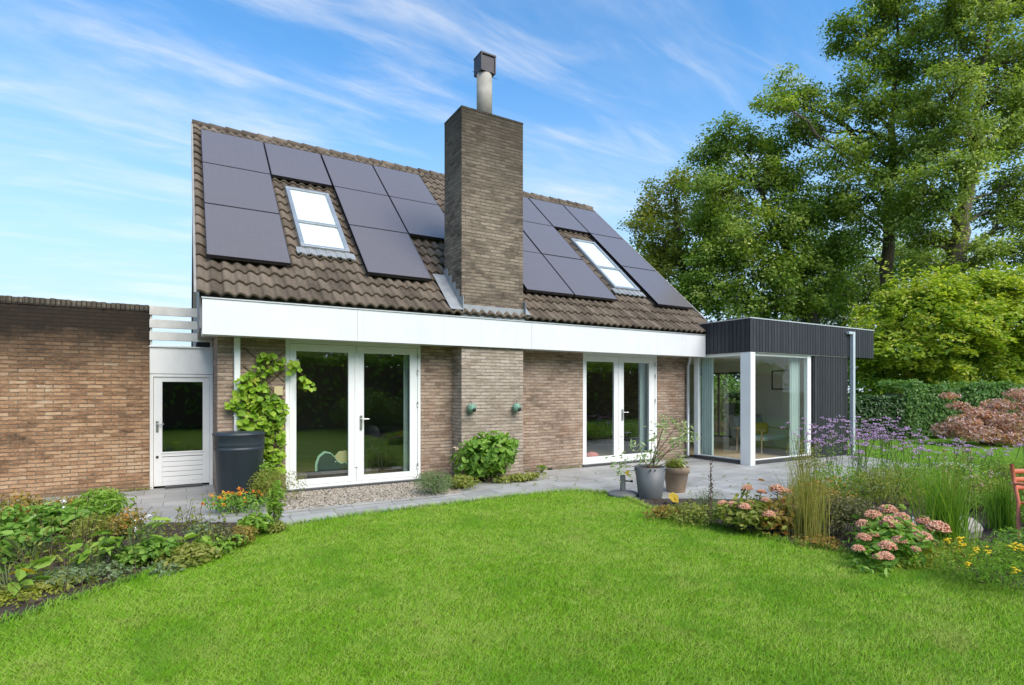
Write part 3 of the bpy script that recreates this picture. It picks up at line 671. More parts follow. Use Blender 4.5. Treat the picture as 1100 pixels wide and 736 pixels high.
fdr = french_door(626.3, 706.2, 630.8, 660.4, 670.9, 698.1, 388, 491.5)
# pipes and small fittings on the house
g = Geo(); g.box(.65, 9.72, .03, .74, 9.796, 2.55); dp = build('downpipe', g, M['white'], house, bevel=.012)
tag(dp, 'flat white downpipe'); g = Geo(); g.box(.64, 9.715, 1.30, .75, 9.797, 1.315); build('pipe_clip', g, M['white'], dp)
px = GX(739, 9.72); g = Geo(); g.tube([(px - .06, 9.6, 2.6), (px - .06, 9.6, 2.5), (px - .02, 9.66, 2.4), (px, 9.72, 2.32), (px, 9.72, .06)], .04, 12); dp = build('downpipe', g, M['zinc'], house)
tag(dp, 'round grey zinc downpipe with a swan neck')
g = Geo(); g.lathe([(.055, 0), (.055, .04), (.042, .05)], (px, 9.72, .03), 14); build('pipe_shoe', g, M['black'], dp)
for u, v in ((591, 504), (733, 494)):
    q = on_y(u, v, 9.79); g = Geo(); g.box(q[0] - .055, 9.79, q[2] - .025, q[0] + .055, 9.803, q[2] + .025)
    for i in range(5): g.box(q[0] - .048 + i * .022, 9.786, q[2] - .02, q[0] - .038 + i * .022, 9.79, q[2] + .02)
    build('air_vent', g, M['black'], house)
g = Geo(); q = on_y(299, 420, 9.78); g.box(q[0] - .07, 9.76, q[2] - .075, q[0] + .07, 9.798, q[2] + .075); build('junction_box', g, M['tan'], house, bevel=.01)

# ================================================================== GARAGE and LINK with its door
gar = thing('garage', 'flat roofed brick garage wall, orange brown with a dark weathered top', 'garage', (-3.8, 11.35, 0))
GY = 11.35
g = Geo(); g.box(-9, GY, -.1, -.55, GY + .26, 3.06); g.box(-9, GY + .261, -.1, -.551, 17, 2.40); build('wall', g, M['brick_garage'], gar)
g = Geo()
x = -9.0
while x < -.552:
    w = min(.062, -.551 - x); g.box(x, GY - .012 + rng.normal() * .003, 3.062, x + w - .003, GY + .22, 3.175 + rng.normal() * .003, rng.random()); x += .066
build('coping', g, M['coping'], gar)
g = Geo(); g.box(-8.9, GY + .262, 2.401, -.56, 17, 2.44); build('flat_roof', g, M['dark'], gar)

lk = thing('link_passage', 'narrow white panelled passage between garage and house, holding a half glazed side door', 'passage', (-.06, 11.35, 0))
g = Geo(); g.box(-.546, GY + .02, 2.0, .416, GY + .06, 2.46); g.box(-.549, GY - .01, 2.46, .418, GY + .07, 2.485)
build('upper_panel', g, M['door_white'], lk, bevel=.003)
g = Geo(); g.box(-.548, GY + .07, 2.38, .418, 17, 2.46); build('flat_roof', g, M['dark'], lk)
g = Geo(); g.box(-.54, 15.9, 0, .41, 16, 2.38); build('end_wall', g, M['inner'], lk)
g = Geo(); f0 = .035; g.box(-.546, GY + .03, .0, -.546 + .055, GY + .12, 1.995); g.box(.416 - .055, GY + .03, 0, .416, GY + .12, 1.995); g.box(-.491, GY + .03, 1.945, .361, GY + .12, 1.995)
sd = build('side_door', g, M['door_white'], lk, bevel=.004)
g = Geo(); y = GY + .05; lx0, lx1 = -.488, .358; gx0, gx1, gz0, gz1 = -.36, .255, .63, 1.86
g.box(lx0, y, .04, gx0, y + .045, 1.942); g.box(gx1, y, .04, lx1, y + .045, 1.942); g.box(gx0, y, gz1, gx1, y + .045, 1.942); g.box(gx0, y, .55, gx1, y + .045, gz0); g.box(gx0, y, .04, gx1, y + .045, .11)
for i in range(5): g.box(gx0, y + .008 + rng.normal() * .002, .113 + i * .0865, gx1, y + .03, .113 + (i + 1) * .0865 - .007)
g.box(gx0 - .02, y - .012, gz0 - .025, gx1 + .02, y - .0005, gz0 + .002)
dl = build('door_leaf', g, M['door_white'], sd, bevel=.004)
g = Geo(); g.box(gx0, y + .015, gz0, gx1, y + .03, gz1); build('pane', g, M['glass'], sd)
g = Geo(); hx = -.435; g.box(hx - .02, y - .01, .98, hx + .02, y, 1.18); g.tube([(hx, y - .01, 1.12), (hx, y - .05, 1.12), (hx + .1, y - .055, 1.12)], .009, 8); build('handle', g, M['steel'], sd, bevel=.002)
g = Geo(); g.ball((hx, y - .006, .55), .022, 10, 8); build('lock', g, M['black'], sd)
g = Geo(); g.box(-.32, GY - .05, -.01, .25, GY + .03, .035); build('threshold', g, M['dark'], sd, bevel=.004)

rl = thing('balcony_railing', 'weathered white railing of three horizontal boards above the side door', 'railing', (-.06, 11.35, 2.485))
for z0, z1 in ((2.575, 2.725), (2.79, 2.935), (3.01, 3.165)):
    g = Geo(); g.box(-.545, GY - .025, z0, .41, GY + .01, z1); build('board', g, M['greywhite'], rl, bevel=.005)
for xx in (-.538, .375):
    g = Geo(); g.box(xx, GY + .013, 2.485, xx + .03, GY + .05, 3.14); build('post', g, M['greywhite'], rl, bevel=.005)

# ================================================================== GARDEN ROOM
gr = thing('garden_room', 'flat roofed garden room clad in black vertical boards with a glazed corner', 'garden room', (13, 8.05, 0))
X0, X1, XO, Y0, Y1 = 11.03, 15.1, 16.35, 8.05, 13.4
zb, ztp = 2.595, 3.355
g = Geo(); bw = .112
def boards_x(g, xa, xb, y, z0, z1, sgn=-1):
    n = max(1, round((xb - xa) / bw)); w = (xb - xa) / n
    for i in range(n): g.box(xa + i * w + .007, y, z0, xa + (i + 1) * w - .007, y - sgn * .02 + rng.normal() * .0012, z1, rng.random())
def boards_y(g, ya, yb, x, z0, z1, dx):
    n = max(1, round((yb - ya) / bw)); w = (yb - ya) / n
    for i in range(n): g.box(x, ya + i * w + .007, z0, x + dx, ya + (i + 1) * w - .007, z1, rng.random())
boards_x(g, X0, XO, Y0, zb, ztp); boards_y(g, Y0 + .022, 10.6, X0, zb, ztp, .02); boards_y(g, Y0 + .022, Y1, XO - .02, zb, ztp, .02)
boards_x(g, 13.60, X1, Y0 + .03, .04, zb - .003); boards_y(g, Y0 + .06, 10.9, X1 - .02, .04, zb - .003, .02); boards_y(g, 13.05, Y1, X1 - .02, .04, zb - .003, .02)
for i in range(19): g.box(X1 - .02, 10.9 + i * .112, .04, X1, 10.9 + i * .112 + .104, .2); g.box(X1 - .02, 10.9 + i * .112, 2.3, X1, 10.9 + i * .112 + .104, zb - .003)
build('cladding', g, M['clad'], gr)
g = Geo()
g.box(X0 + .022, Y0 + .022, 2.62, XO - .022, Y1, ztp - .02)
g.box(13.58, Y0 + .053, .0, X1 - .022, Y0 + .13, 2.6)
g.box(13.50, Y0 + .10, .0, 13.578, Y0 + .16, 2.6)
g.box(X0 + .172, Y0 + .04, 0, 13.48, Y0 + .22, .085); g.box(X0 + .03, Y0 + .262, 0, X0 + .2, 9.70, .085)
build('dark_backing', g, M['dark'], gr)
g = Geo(); g.box(X0 - .012, Y0 - .012, ztp, XO + .012, Y1, ztp + .025); build('roof_trim', g, M['trim'], gr)
g = Geo(); g.box(X1 - .16, Y0 + .131, 0, X1 - .023, 10.9, 2.58); g.box(X1 - .16, 13.05, 0, X1 - .023, Y1, 2.58); g.box(X1 - .16, 10.9, 0, X1 - .023, 13.05, .2); g.box(X1 - .16, 10.9, 2.3, X1 - .023, 13.05, 2.58)
g.box(X0 + .001, Y1 - .12, 0, X1 - .161, Y1, 2.58); g.box(13.58, Y0 + .131, 0, X1 - .161, Y0 + .17, 2.58); build('inner_wall', g, M['inner_light'], gr)
g = Geo(); g.box(X0 + .2, Y0 + .22, -.01, X1 - .161, Y1 - .121, .05); build('room_floor', g, M['wood_floor'], gr)
g = Geo(); g.box(X0 + .023, Y0 + .023, 2.583, X1 - .023, Y1 - .001, 2.61); build('ceiling', g, M['white'], gr)
g = Geo(); g.box(X0 + .002, Y0 - .012, -.01, X0 + .17, Y0 + .26, 2.582); build('corner_post', g, M['white'], gr, bevel=.006)
def window_frame(pts, z0, z1, tw=.06):
    (xa, ya), (xb, yb) = pts; d = np.array((xb - xa, yb - ya)); L = np.linalg.norm(d); d /= L; nn = np.array((-d[1], d[0]))
    g = Geo()
    def bar(a, b, za, zc, t=.05): 
        c = np.array((xa, ya)) + d * (a + b) / 2; g.obox((c[0], c[1], (za + zc) / 2), (*(d * (b - a) / 2), 0), (*(nn * t / 2), 0), (0, 0, (zc - za) / 2))
    return g, bar, L, d, nn
for pts, ew in ((((X0 + .172, Y0 + .11), (13.498, Y0 + .11)), .15), (((X0 + .09, Y0 + .262), (X0 + .09, 9.70)), .13)):
    g, bar, L, d, nn = window_frame(pts, .04, 2.58)
    bar(0, .04, .087, 2.58); bar(L - ew, L, .087, 2.58, .09); bar(.04, L - ew, .087, .115); bar(.04, L - ew, 2.52, 2.58)
    wf = build('window_frame', g, M['white'], gr, bevel=.004)
    g, bar, L, d, nn = window_frame(pts, 0, 0); bar(.04, L - ew, .115, 2.52, .02); build('pane', g, M['glass_room'], wf)
g, bar, L, d, nn = window_frame(((X1 - .09, 10.9), (X1 - .09, 13.05)), .2, 2.3); bar(0, .05, .2, 2.3); bar(L - .05, L, .2, 2.3); bar(.05, L - .05, .2, .26); bar(.05, L - .05, 2.24, 2.3); bar(1.2, 1.25, .26, 2.24)
wf = build('window_frame', g, M['clad'], gr)
g, bar, L, d, nn = window_frame(((X1 - .09, 10.9), (X1 - .09, 13.05)), .2, 2.3); bar(.05, L - .05, .26, 2.24, .012); build('pane', g, M['glass_room'], wf)
dx = GX(917, 7.97); g = Geo(); g.box(dx - .05, 7.95, .02, dx + .05, 8.045, 3.26); g.box(dx - .22, 7.96, 3.19, dx - .051, 8.045, 3.26); dp = build('downpipe', g, M['galv'], gr, bevel=.008)
for zz in (1.0, 2.3):
    g = Geo(); g.box(dx - .06, 7.945, zz, dx + .06, 8.046, zz + .03); build('pipe_clip', g, M['galv'], dp)

# ------------------------------------------------------------------ indoor things seen through the glass
def curtain(label, p, q, z0, z1, amp=.035, waves=7, mat='curtain', group=None):
    p = np.array(p, float); q = np.array(q, float); d = q - p; L = np.linalg.norm(d); d /= L; n = np.array((-d[1], d[0])); N = waves * 10
    t = np.linspace(0, 1, N); o = amp * np.sin(t * waves * 2 * np.pi + .5 * np.sin(t * 9)); a = p + np.outer(t * L, d) + np.outer(o, n); b = a + n * .012
    g = Geo(); pl = np.vstack([a, b[::-1]]); m = len(pl)
    V = np.vstack([np.column_stack([pl, np.full(m, z0)]), np.column_stack([pl, np.full(m, z1)])]); i = np.arange(m); F = np.column_stack([i, (i + 1) % m, m + (i + 1) % m, m + i])
    g.add(V, F, .5, True); o_ = build('curtain', g, M[mat]); tag(o_, label, 'curtain', group); return o_
curtain('narrow pale curtain gathered at the right edge of the left french doors', (GX(436.5, 10.0), 10.05), (GX(443, 10.0), 10.2), .06, 2.5, waves=3)
curtain('pale curtain hanging behind the right leaf of the right french doors', (GX(688, 10.05), 10.05), (GX(698, 10.05), 10.12), .06, 2.5, waves=5)
curtain('pale green curtain left of the glazed corner, next to the grey downpipe', (X0 + .25, 9.64), (X0 + .28, 9.30), .06, 2.55, waves=5)
curtain('pale green curtain at the right side of the front pane of the garden room', (13.0, Y0 + .3), (13.36, Y0 + .3), .06, 2.55, waves=5)
pic = thing('wall_picture', 'black framed square picture on the light wall inside the garden room', 'picture', (14.93, 9.87, 1.73))
g = Geo(); a, b = 9.58, 10.16
g.box(14.905, a, 1.74, 14.938, b, 1.77); g.box(14.905, a, 2.27, 14.938, b, 2.30); g.box(14.905, a, 1.77, 14.938, a + .03, 2.27); g.box(14.905, b - .03, 1.77, 14.938, b, 2.27); build('frame', g, M['black'], pic)
g = Geo(); g.box(14.92, a + .03, 1.77, 14.936, b - .03, 2.27); build('print', g, M['inner_light'], pic)
ch = thing('armchair', 'wooden armchair with grey back and pale green seat inside the garden room', 'armchair', (13.7, 9.6, .05))
g = Geo()
g.box(13.15, 9.2, .36, 14.25, 9.95, .48); build('seat', g, M['curtain'], ch, bevel=.04)
g = Geo(); g.extrude([(13.1, 9.95, .42), (13.1, 10.1, .42), (13.1, 10.25, .98), (13.1, 10.12, 1.0)], (1.2, 0, 0)); build('backrest', g, M['grey_cloth'], ch, bevel=.04)
for xx in (13.1, 14.26):
    for yy in (9.22, 9.98):
        g = Geo(); g.tube([(xx, yy, .05), (xx + .02, yy, .66)], [.018, .025], 8); build('leg', g, M['pale_wood'], ch)
    g = Geo(); g.tube([(xx + .02, 9.15, .66), (xx + .02, 10.15, .68)], .024, 8); build('armrest', g, M['pale_wood'], ch)
g = Geo()
g.box(13.25, 9.72, .49, 14.15, 9.93, .80); tag(build('cushion', g, M['yellow'], bevel=.06), 'mustard yellow cushion on the armchair in the garden room', 'cushion')
# dining room behind the left french doors
tb = thing('dining_table', 'round dark table in the dim room behind the left french doors', 'table', (3.8, 11.9, .05))
g = Geo(); g.lathe([(0, .70), (.55, .70), (.56, .715), (.55, .73), (0, .73)], (3.8, 11.9, .05), 28); build('tabletop', g, M['wood_dark'], tb)
g = Geo(); g.lathe([(0, 0), (.3, 0), (.28, .03), (.05, .06), (.045, .70)], (3.8, 11.9, .05), 16); build('pedestal', g, M['wood_dark'], tb)
def round_chair(x, y, rz, label):
    c = thing('dining_chair', label, 'chair', (x, y, .05)); c.rotation_euler = (0, 0, rz)
    g = Geo(); g.lathe([(0, .44), (.21, .44), (.22, .46), (.2, .48), (0, .48)], (x, y, .05), 20); build('seat', g, M['black'], c)
    g = Geo(); V = []
    g.lathe([(.0, -.015), (.17, -.02), (.19, 0), (.17, .02), (0, .015)], (0, 0, 0), 20)
    v = g.V[0]; g.V[0] = np.column_stack([v[:, 0] + x, v[:, 2] + y + .2, v[:, 1] + .78 + .05]); build('backrest', g, M['black'], c)
    for i in range(4):
        a = math.pi / 4 + i * math.pi / 2; g = Geo(); g.tube([(x + .2 * math.cos(a), y + .2 * math.sin(a), .05), (x + .13 * math.cos(a), y + .13 * math.sin(a), .5)], .014, 6); build('leg', g, M['wood_dark'], c)
    g = Geo(); g.tube([(x, y + .16, .5), (x, y + .2, .68)], .015, 6); build('back_post', g, M['wood_dark'], c)
round_chair(3.35, 11.3, 2.6, 'black round backed chair left of the dining table behind the left french doors')
round_chair(4.25, 11.35, -2.7, 'black round backed chair right of the dining table behind the left french doors')
g = Geo(); g.ball((4.55, 12.4, .7), .24, 14, 8, (1.2, .8, .55)); tag(build('cushion', g, M['yellow']), 'yellow cushion glimpsed behind the right leaf of the left french doors', 'cushion')
st = thing('stool', 'small dark stool carrying the yellow cushion in the dim dining room', 'stool', (4.55, 12.4, .05))
g = Geo(); g.lathe([(0, .48), (.2, .48), (.2, .52), (0, .52)], (4.55, 12.4, .05), 16); build('seat', g, M['wood_dark'], st)
for i in range(3): g = Geo(); a = i * 2.09; g.tube([(4.55 + .2 * math.cos(a), 12.4 + .2 * math.sin(a), .05), (4.55 + .12 * math.cos(a), 12.4 + .12 * math.sin(a), .53)], .014, 6); build('leg', g, M['wood_dark'], st)
g = Geo(); q = on_y(637, 489, 10.1); g.ball((q[0], 10.15, .17), .16, 14, 8, (1.25, .8, .7)); tag(build('pouf', g, M['pink']), 'small pink cushion on the floor behind the left leaf of the right french doors', 'cushion')
# animal cut-out boards standing on the floor behind the left door's glass
q = on_y(357, 505, 9.93); bx, bz = q[0], .31
an = thing('animal_board', 'dark blue elephant shaped board standing behind the left french doors glass', 'decoration', (bx, 9.93, .28))
pts = [(-.25, 0), (-.25, .12), (-.21, .24), (-.12, .31), (-.03, .29), (.04, .22), (.09, .14), (.16, .10), (.22, .12), (.26, .06), (.22, .02), (.17, .03), (.11, 0), (.04, .0)]
g = Geo(); g.extrude([(bx + x, 9.92, bz + z) for x, z in pts], (0, .018, 0)); build('body', g, M['navy'], an)
g = Geo(); g.extrude([(bx + x * 1.12 - .005, 9.945, bz + z * 1.1) for x, z in pts], (0, .012, 0)); build('backing', g, M['mint'], an)
g = Geo(); g.ball((bx + .05, 9.917, bz + .15), .012, 8, 6); build('eye', g, M['white'], an)
g = Geo(); pts = [(.10, .08), (.05, .24), (.12, .32), (.24, .33), (.34, .28), (.36, .16), (.34, .0), (.12, .0)]
g.extrude([(bx + x, 9.965, bz + z) for x, z in pts], (0, .018, 0)); tag(build('animal_board', g, M['tan']), 'sand coloured shell shaped board behind the dark blue elephant board', 'decoration')
g = Geo(); g.box(bx - .4, 9.905, .05, bx + .5, 10.02, .275); g.box(bx - .42, 9.9, .275, bx + .52, 10.03, .30); tag(build('low_bench', g, M['wood_dark']), 'low dark shelf just inside the left french doors', 'shelf')

# ================================================================== garden objects
wb = thing('water_butt', 'dark slate square water butt standing below the climbing vine', 'water butt', (.70, 9.42, 0))
g = Geo(); prof = [(0, 0), (.285, 0), (.295, .02), (.345, .80), (.355, .815), (.355, .835), (.349, .845), (.349, .87), (.358, .885), (.355, .90), (.362, 1.03), (.368, 1.035), (.368, 1.055), (.35, 1.06)]
g.lathe(prof, (.70, 9.42, 0), 48, sq=2.4); build('barrel', g, M['butt'], wb)
g = Geo(); g.lathe([(0, 1.05), (.345, 1.05), (.35, 1.062), (.345, 1.072), (.10, 1.08), (0, 1.08)], (.70, 9.42, 0), 48, sq=2.4); build('lid', g, M['butt'], wb)
g = Geo(); g.tube([(.56, 9.14, .16), (.56, 9.07, .16)], .016, 8); g.tube([(.56, 9.085, .16), (.56, 9.085, .11)], .012, 8); g.box(.54, 9.08, .172, .58, 9.09, .19); build('tap', g, M['black'], wb)

for u, v, zz, lab in ((506.5, 438.5, 1.36, 'round green bird feeder on the pillar, the left one of the pair'), (554.8, 438, 1.37, 'round green bird feeder on the pillar, the right one with the taller hook')):
    q = on_y(u, v, 9.28); bf = thing('bird_feeder', lab, 'bird feeder', (q[0], 9.30, q[2] - .1), 'bird feeders on the chimney pillar')
    g = Geo(); g.lathe([(0, -.085), (.03, -.083), (.07, -.055), (.088, -.01), (.085, .03), (.06, .068), (.025, .085), (0, .088)], (q[0], 9.27, q[2]), 20); build('bowl', g, M['patina'], bf)
    g = Geo(); g.lathe([(.0, 0), (.034, 0), (.036, .006), (0, .008)], (0, 0, 0), 14); w_ = g.V[0]; g.V[0] = np.column_stack([w_[:, 0] + q[0] + .012, -w_[:, 2] + 9.185, w_[:, 1] + q[2] - .03]); build('opening', g, M['black'], bf)
    g = Geo(); hh = .14 if '.37' in str(zz) else .11; g.tube([(q[0], 9.27, q[2] + .08), (q[0], 9.275, q[2] + hh), (q[0] - .02, 9.32, q[2] + hh + .02), (q[0] - .02, 9.358, q[2] + hh)], .005, 6); build('hook', g, M['black'], bf)

def pot_lathe(c, r0, r1, h, rim=None, th=.025):
    p = [(0, 0), (r0 * .95, 0), (r0, .015), (r1, h - (rim[0] if rim else 0))]
    if rim: p += [(r1 + rim[1], h - rim[0] + .008), (r1 + rim[1] * 1.15, h - .01)]
    e = p[-1][0]; p += [(e - .004, h), (e - th, h), (e - th - .005, h - .05), (0, h - .05)]
    return p
pt = thing('plant_pot', 'tall tapered grey pot standing on the paving by the lawn corner', 'pot', (6.36, 6.45, 0))
g = Geo(); g.lathe(pot_lathe(None, .185, .245, .50), (6.36, 6.45, 0), 40); build('pot_body', g, M['planter'], pt)
g = Geo(); g.lathe([(0, .462), (.222, .462)], (6.36, 6.45, 0), 24); g.bits(np.column_stack([6.36 + .12 * rng.normal(size=90), 6.45 + .12 * rng.normal(size=90), np.full(90, .47)]), .02); build('potting_soil', g, M['soil'], pt)
tp = thing('plant_pot', 'round weathered terracotta pot with a thick rim behind the grey pot', 'pot', (7.12, 6.62, 0))
g = Geo(); g.lathe(pot_lathe(None, .15, .205, .42, rim=(.10, .022)), (7.12, 6.62, 0), 40); build('pot_body', g, M['terracotta'], tp)
g = Geo(); g.lathe([(0, .372), (.2, .372)], (7.12, 6.62, 0), 24); build('potting_soil', g, M['soil'], tp)
pb = thing('parasol_base', 'empty dark grey parasol base on the paving left of the grey pot', 'parasol base', (6.10, 6.80, 0))
g = Geo(); g.lathe([(0, 0), (.235, 0), (.245, .012), (.245, .04), (.22, .058), (.06, .085), (0, .085)], (6.10, 6.80, 0), 36); build('base_disc', g, M['base_plastic'], pb)
g = Geo(); g.lathe([(.045, .08), (.042, .33), (.036, .335), (.034, .33), (.034, .1)], (6.10, 6.80, 0), 18); build('tube', g, M['base_plastic'], pb)
g = Geo(); g.tube([(6.13, 6.77, .24), (6.19, 6.71, .24)], .012, 8); g.ball((6.20, 6.70, .24), .022, 10, 6); build('knob', g, M['black'], pb)

q = on_ground(1046, 577); g = Geo(); g.ball((q[0], q[1] + .1, .06), .23, 26, 16, (1.05, .8, .72)); v = g.V[0]
v += .016 * np.sin(v * 23 + 1) * np.array((1, 1, 1)) + .01 * np.sin(v[:, [1, 2, 0]] * 41); tag(build('boulder', g, M['stone']), 'speckled pinkish boulder between the two green reed clumps', 'stone')
q = on_ground(985, 573); g = Geo(); g.ball((q[0], q[1] + .1, .04), .24, 22, 12, (1, .8, .6)); v = g.V[0]; v += .015 * np.sin(v * 19); tag(build('boulder', g, M['lead']), 'smooth grey stone half hidden behind the pink stonecrop', 'stone')
q = on_ground(966, 601); g = Geo(); g.ball((q[0], q[1], .035), .075, 16, 10, (1.2, .9, .6)); tag(build('pebble', g, M['whitestone']), 'small pale stone at the lawn edge under the pink stonecrop', 'stone')
q = on_ground(1026, 512); bb = thing('bird_bath', 'low white dish for birds standing among the flowers', 'bird bath', (q[0], q[1], 0))
g = Geo(); g.lathe([(0, .17), (.2, .18), (.36, .235), (.37, .24), (.36, .25), (.2, .2), (0, .19)], (q[0], q[1], 0), 32); build('dish', g, M['whitestone'], bb)
g = Geo(); g.lathe([(0, 0), (.16, 0), (.12, .05), (.1, .18)], (q[0], q[1], 0), 20); build('pedestal', g, M['whitestone'], bb)
q = on_ground(1041, 499); g = Geo(); g.tube([(q[0], q[1], -.05), (q[0] + .02, q[1], .18), (q[0] - .01, q[1] + .02, .36)], [.07, .065, .06], 10); tag(build('wooden_stake', g, M['pale_wood']), 'short brown wooden stake behind the white bird dish', 'stake')
# faded red garden chair at the right edge
q = np.array(on_ground(1100, 585)) + np.array((C_, -S_, 0)) * .28; rc = thing('garden_chair', 'faded red metal garden chair at the right edge behind the reeds', 'chair', (q[0], q[1], 0)); rc.rotation_euler = (0, 0, 0)
ax = np.array((C_, -S_, 0)); ay = np.array((S_, C_, 0)); up = np.array((0, 0, 1.0))
def cp(a, b, z): return tuple(q + ax * a + ay * b + up * z)
g = Geo(); g.add([cp(-.12, -.2, .42), cp(.30, -.2, .42), cp(.30, .22, .40), cp(-.12, .22, .40), cp(-.12, -.2, .45), cp(.30, -.2, .45), cp(.30, .22, .43), cp(-.12, .22, .43)], [(0, 3, 2, 1), (4, 5, 6, 7), (0, 1, 5, 4), (1, 2, 6, 5), (2, 3, 7, 6), (3, 0, 4, 7)]); build('seat', g, M['red'], rc, bevel=.01)
for a, b in ((-.14, -.2), (.32, -.2)): g = Geo(); g.tube([cp(a, b, 0), cp(a + .01, b + .02, .62)], .016, 8); build('leg', g, M['red'], rc)
for a in (-.14, .32): g = Geo(); g.tube([cp(a, .22, 0), cp(a, .22, .42), cp(a + .03, .30, .62), cp(a + .05, .36, .84)], .02, 8); build('leg', g, M['red'], rc)
for a in (-.14, .32): g = Geo(); g.tube([cp(a, -.2, .40), cp(a - .02, -.22, .55), cp(a, -.2, .63), cp(a, .0, .645), cp(a + .02, .28, .63)], .018, 8); build('armrest', g, M['red'], rc)
g = Geo()
for i in range(3): z = .58 + i * .09; g.tube([cp(-.12 + i * .012, .29 + i * .03, z), cp(.36, .29 + i * .03, z)], .028, 8)
build('backrest', g, M['red'], rc)

# ================================================================== VEGETATION
AX = np.array((C_, -S_, 0.0)); AY = np.array((S_, C_, 0.0)); UP = np.array((0, 0, 1.0))

def dome_points(c, w, d, h, n, k=7, shell=.55):
    """points through the lumps of an uneven crown standing on c; returns points and outward directions"""
    c = np.array(c, float); L = []
    for i in range(k):
        a = 6.283 * (i + rng.random() * .6) / k; r = .55 * math.sqrt(rng.random()) if i else 0
        zz = (.38 + .40 * rng.random()) if i else .66
        L.append((c + np.array((r * w * .75 * math.cos(a), r * d * .75 * math.sin(a), h * zz * (1 - .25 * r))), .30 + .16 * rng.random()))
    idx = rng.integers(0, k, n); v = nrm(rng.normal(size=(n, 3))); rr = shell + (1.05 - shell) * rng.random(n) ** .6
    cen = np.array([q[0] for q in L])[idx]; rad = np.array([q[1] for q in L])[idx]
    P = cen + v * (rr * rad)[:, None] * np.array((w, d, h * .95)); P[:, 2] = np.maximum(P[:, 2], c[2] + .02 + .05 * h * rng.random(n))
    return P, v

def stems(g, c, w, h, n, r=.006, bend=.3):
    for i in range(n):
        a = rng.random() * 6.283; q = math.sqrt(rng.random()) * .42 * w; z = h * (.55 + .4 * rng.random())
        b = np.array(c) + np.array((math.cos(a) * q * .3, math.sin(a) * q * .3, 0)); e = np.array(c) + np.array((math.cos(a) * q, math.sin(a) * q, z))
        m = (b + e) / 2 + rng.normal(size=3) * bend * .1 * h
        g.tube([b, m, e], [r, r * .8, r * .4], 5, rng.random())

def plant(name, label, cat, x, y, w, h, mat, n, size, d=None, stem='stem_brown', nst=10, broad=False, asp=.55, up=.7, group=None, k=7, shell=.5, droop=.1, str_=.006, flowers=None, z=0.0):
    c = (x, y, z); t = thing(name, label, cat, c, group)
    g = Geo(); stems(g, c, w, h, nst, str_); build('stem', g, M[stem], t)
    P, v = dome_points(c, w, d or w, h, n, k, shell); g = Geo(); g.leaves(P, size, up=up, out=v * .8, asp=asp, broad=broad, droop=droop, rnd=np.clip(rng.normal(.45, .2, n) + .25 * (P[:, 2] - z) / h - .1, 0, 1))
    build('foliage', g, M[mat], t)
    if flowers:
        fm, fn, fs, lo = flowers; P, v = dome_points(c, w, d or w, h * 1.04, fn * 4, k, .95); P = P[np.argsort(-P[:, 2] + rng.random(len(P)) * h * lo)][:fn]
        g = Geo()
        for p in P: g.bits(p + rng.normal(size=(9, 3)) * fs * .45, fs * .5, rnd=np.clip(rng.random() + rng.normal(size=9) * .15, 0, 1), flat=.6)
        build('blossom', g, M[fm], t)
    return t

def reeds(name, label, x, y, h, n, mat, w=.007, lean=(.05, .5), r=.1, group=None, seeds=None):
    t = thing(name, label, 'ornamental grass', (x, y, 0), group)
    P = np.column_stack([x + r * rng.normal(size=n) * .6, y + r * rng.normal(size=n) * .6, np.zeros(n)])
    g = Geo(); g.blades(P, h * (.55 + .45 * rng.random(n)), w, lean[0] + (lean[1] - lean[0]) * rng.random(n) ** 1.5, seg=5); build('blades', g, M[mat], t)
    if seeds:
        g = Geo()
        for i in range(seeds):
            a = rng.random() * 6.28; e = np.array((x + math.cos(a) * h * .3 * rng.random(), y + math.sin(a) * h * .3 * rng.random(), h * (.85 + .25 * rng.random())))
            g.tube([(x + rng.normal() * .05, y + rng.normal() * .05, 0), ((x + e[0]) / 2, (y + e[1]) / 2, e[2] * .6), e], [.003, .0025, .0015], 4)
            g.bits(e + rng.normal(size=(8, 3)) * (.008, .008, .05), .008)
        build('seed_stalk', g, M['straw'], t)
    return t

def rosette(name, label, cat, x, y, r, h, mat, n, size, asp=.75, group=None, z=0.0):
    """big basal leaves on stalks"""
    t = thing(name, label, cat, (x, y, z), group); a = rng.random(n) * 6.283; q = r * np.sqrt(.15 + .85 * rng.random(n))
    P = np.column_stack([x + q * np.cos(a), y + q * np.sin(a), z + h * (.35 + .65 * rng.random(n))]); d = np.column_stack([np.cos(a), np.sin(a), -.1 + .5 * rng.random(n)])
    g = Geo(); g.leaves(P, size, up=1.3, d=d, asp=asp, broad=True, fold=.10); build('foliage', g, M[mat], t)
    g = Geo()
    for p in P: g.tube([(x + rng.normal() * .02, y + rng.normal() * .02, z), ((x + p[0]) / 2, (y + p[1]) / 2, z + (p[2] - z) * .7), p], [.006, .005, .003], 5)
    build('stem', g, M['stem'], t); return t

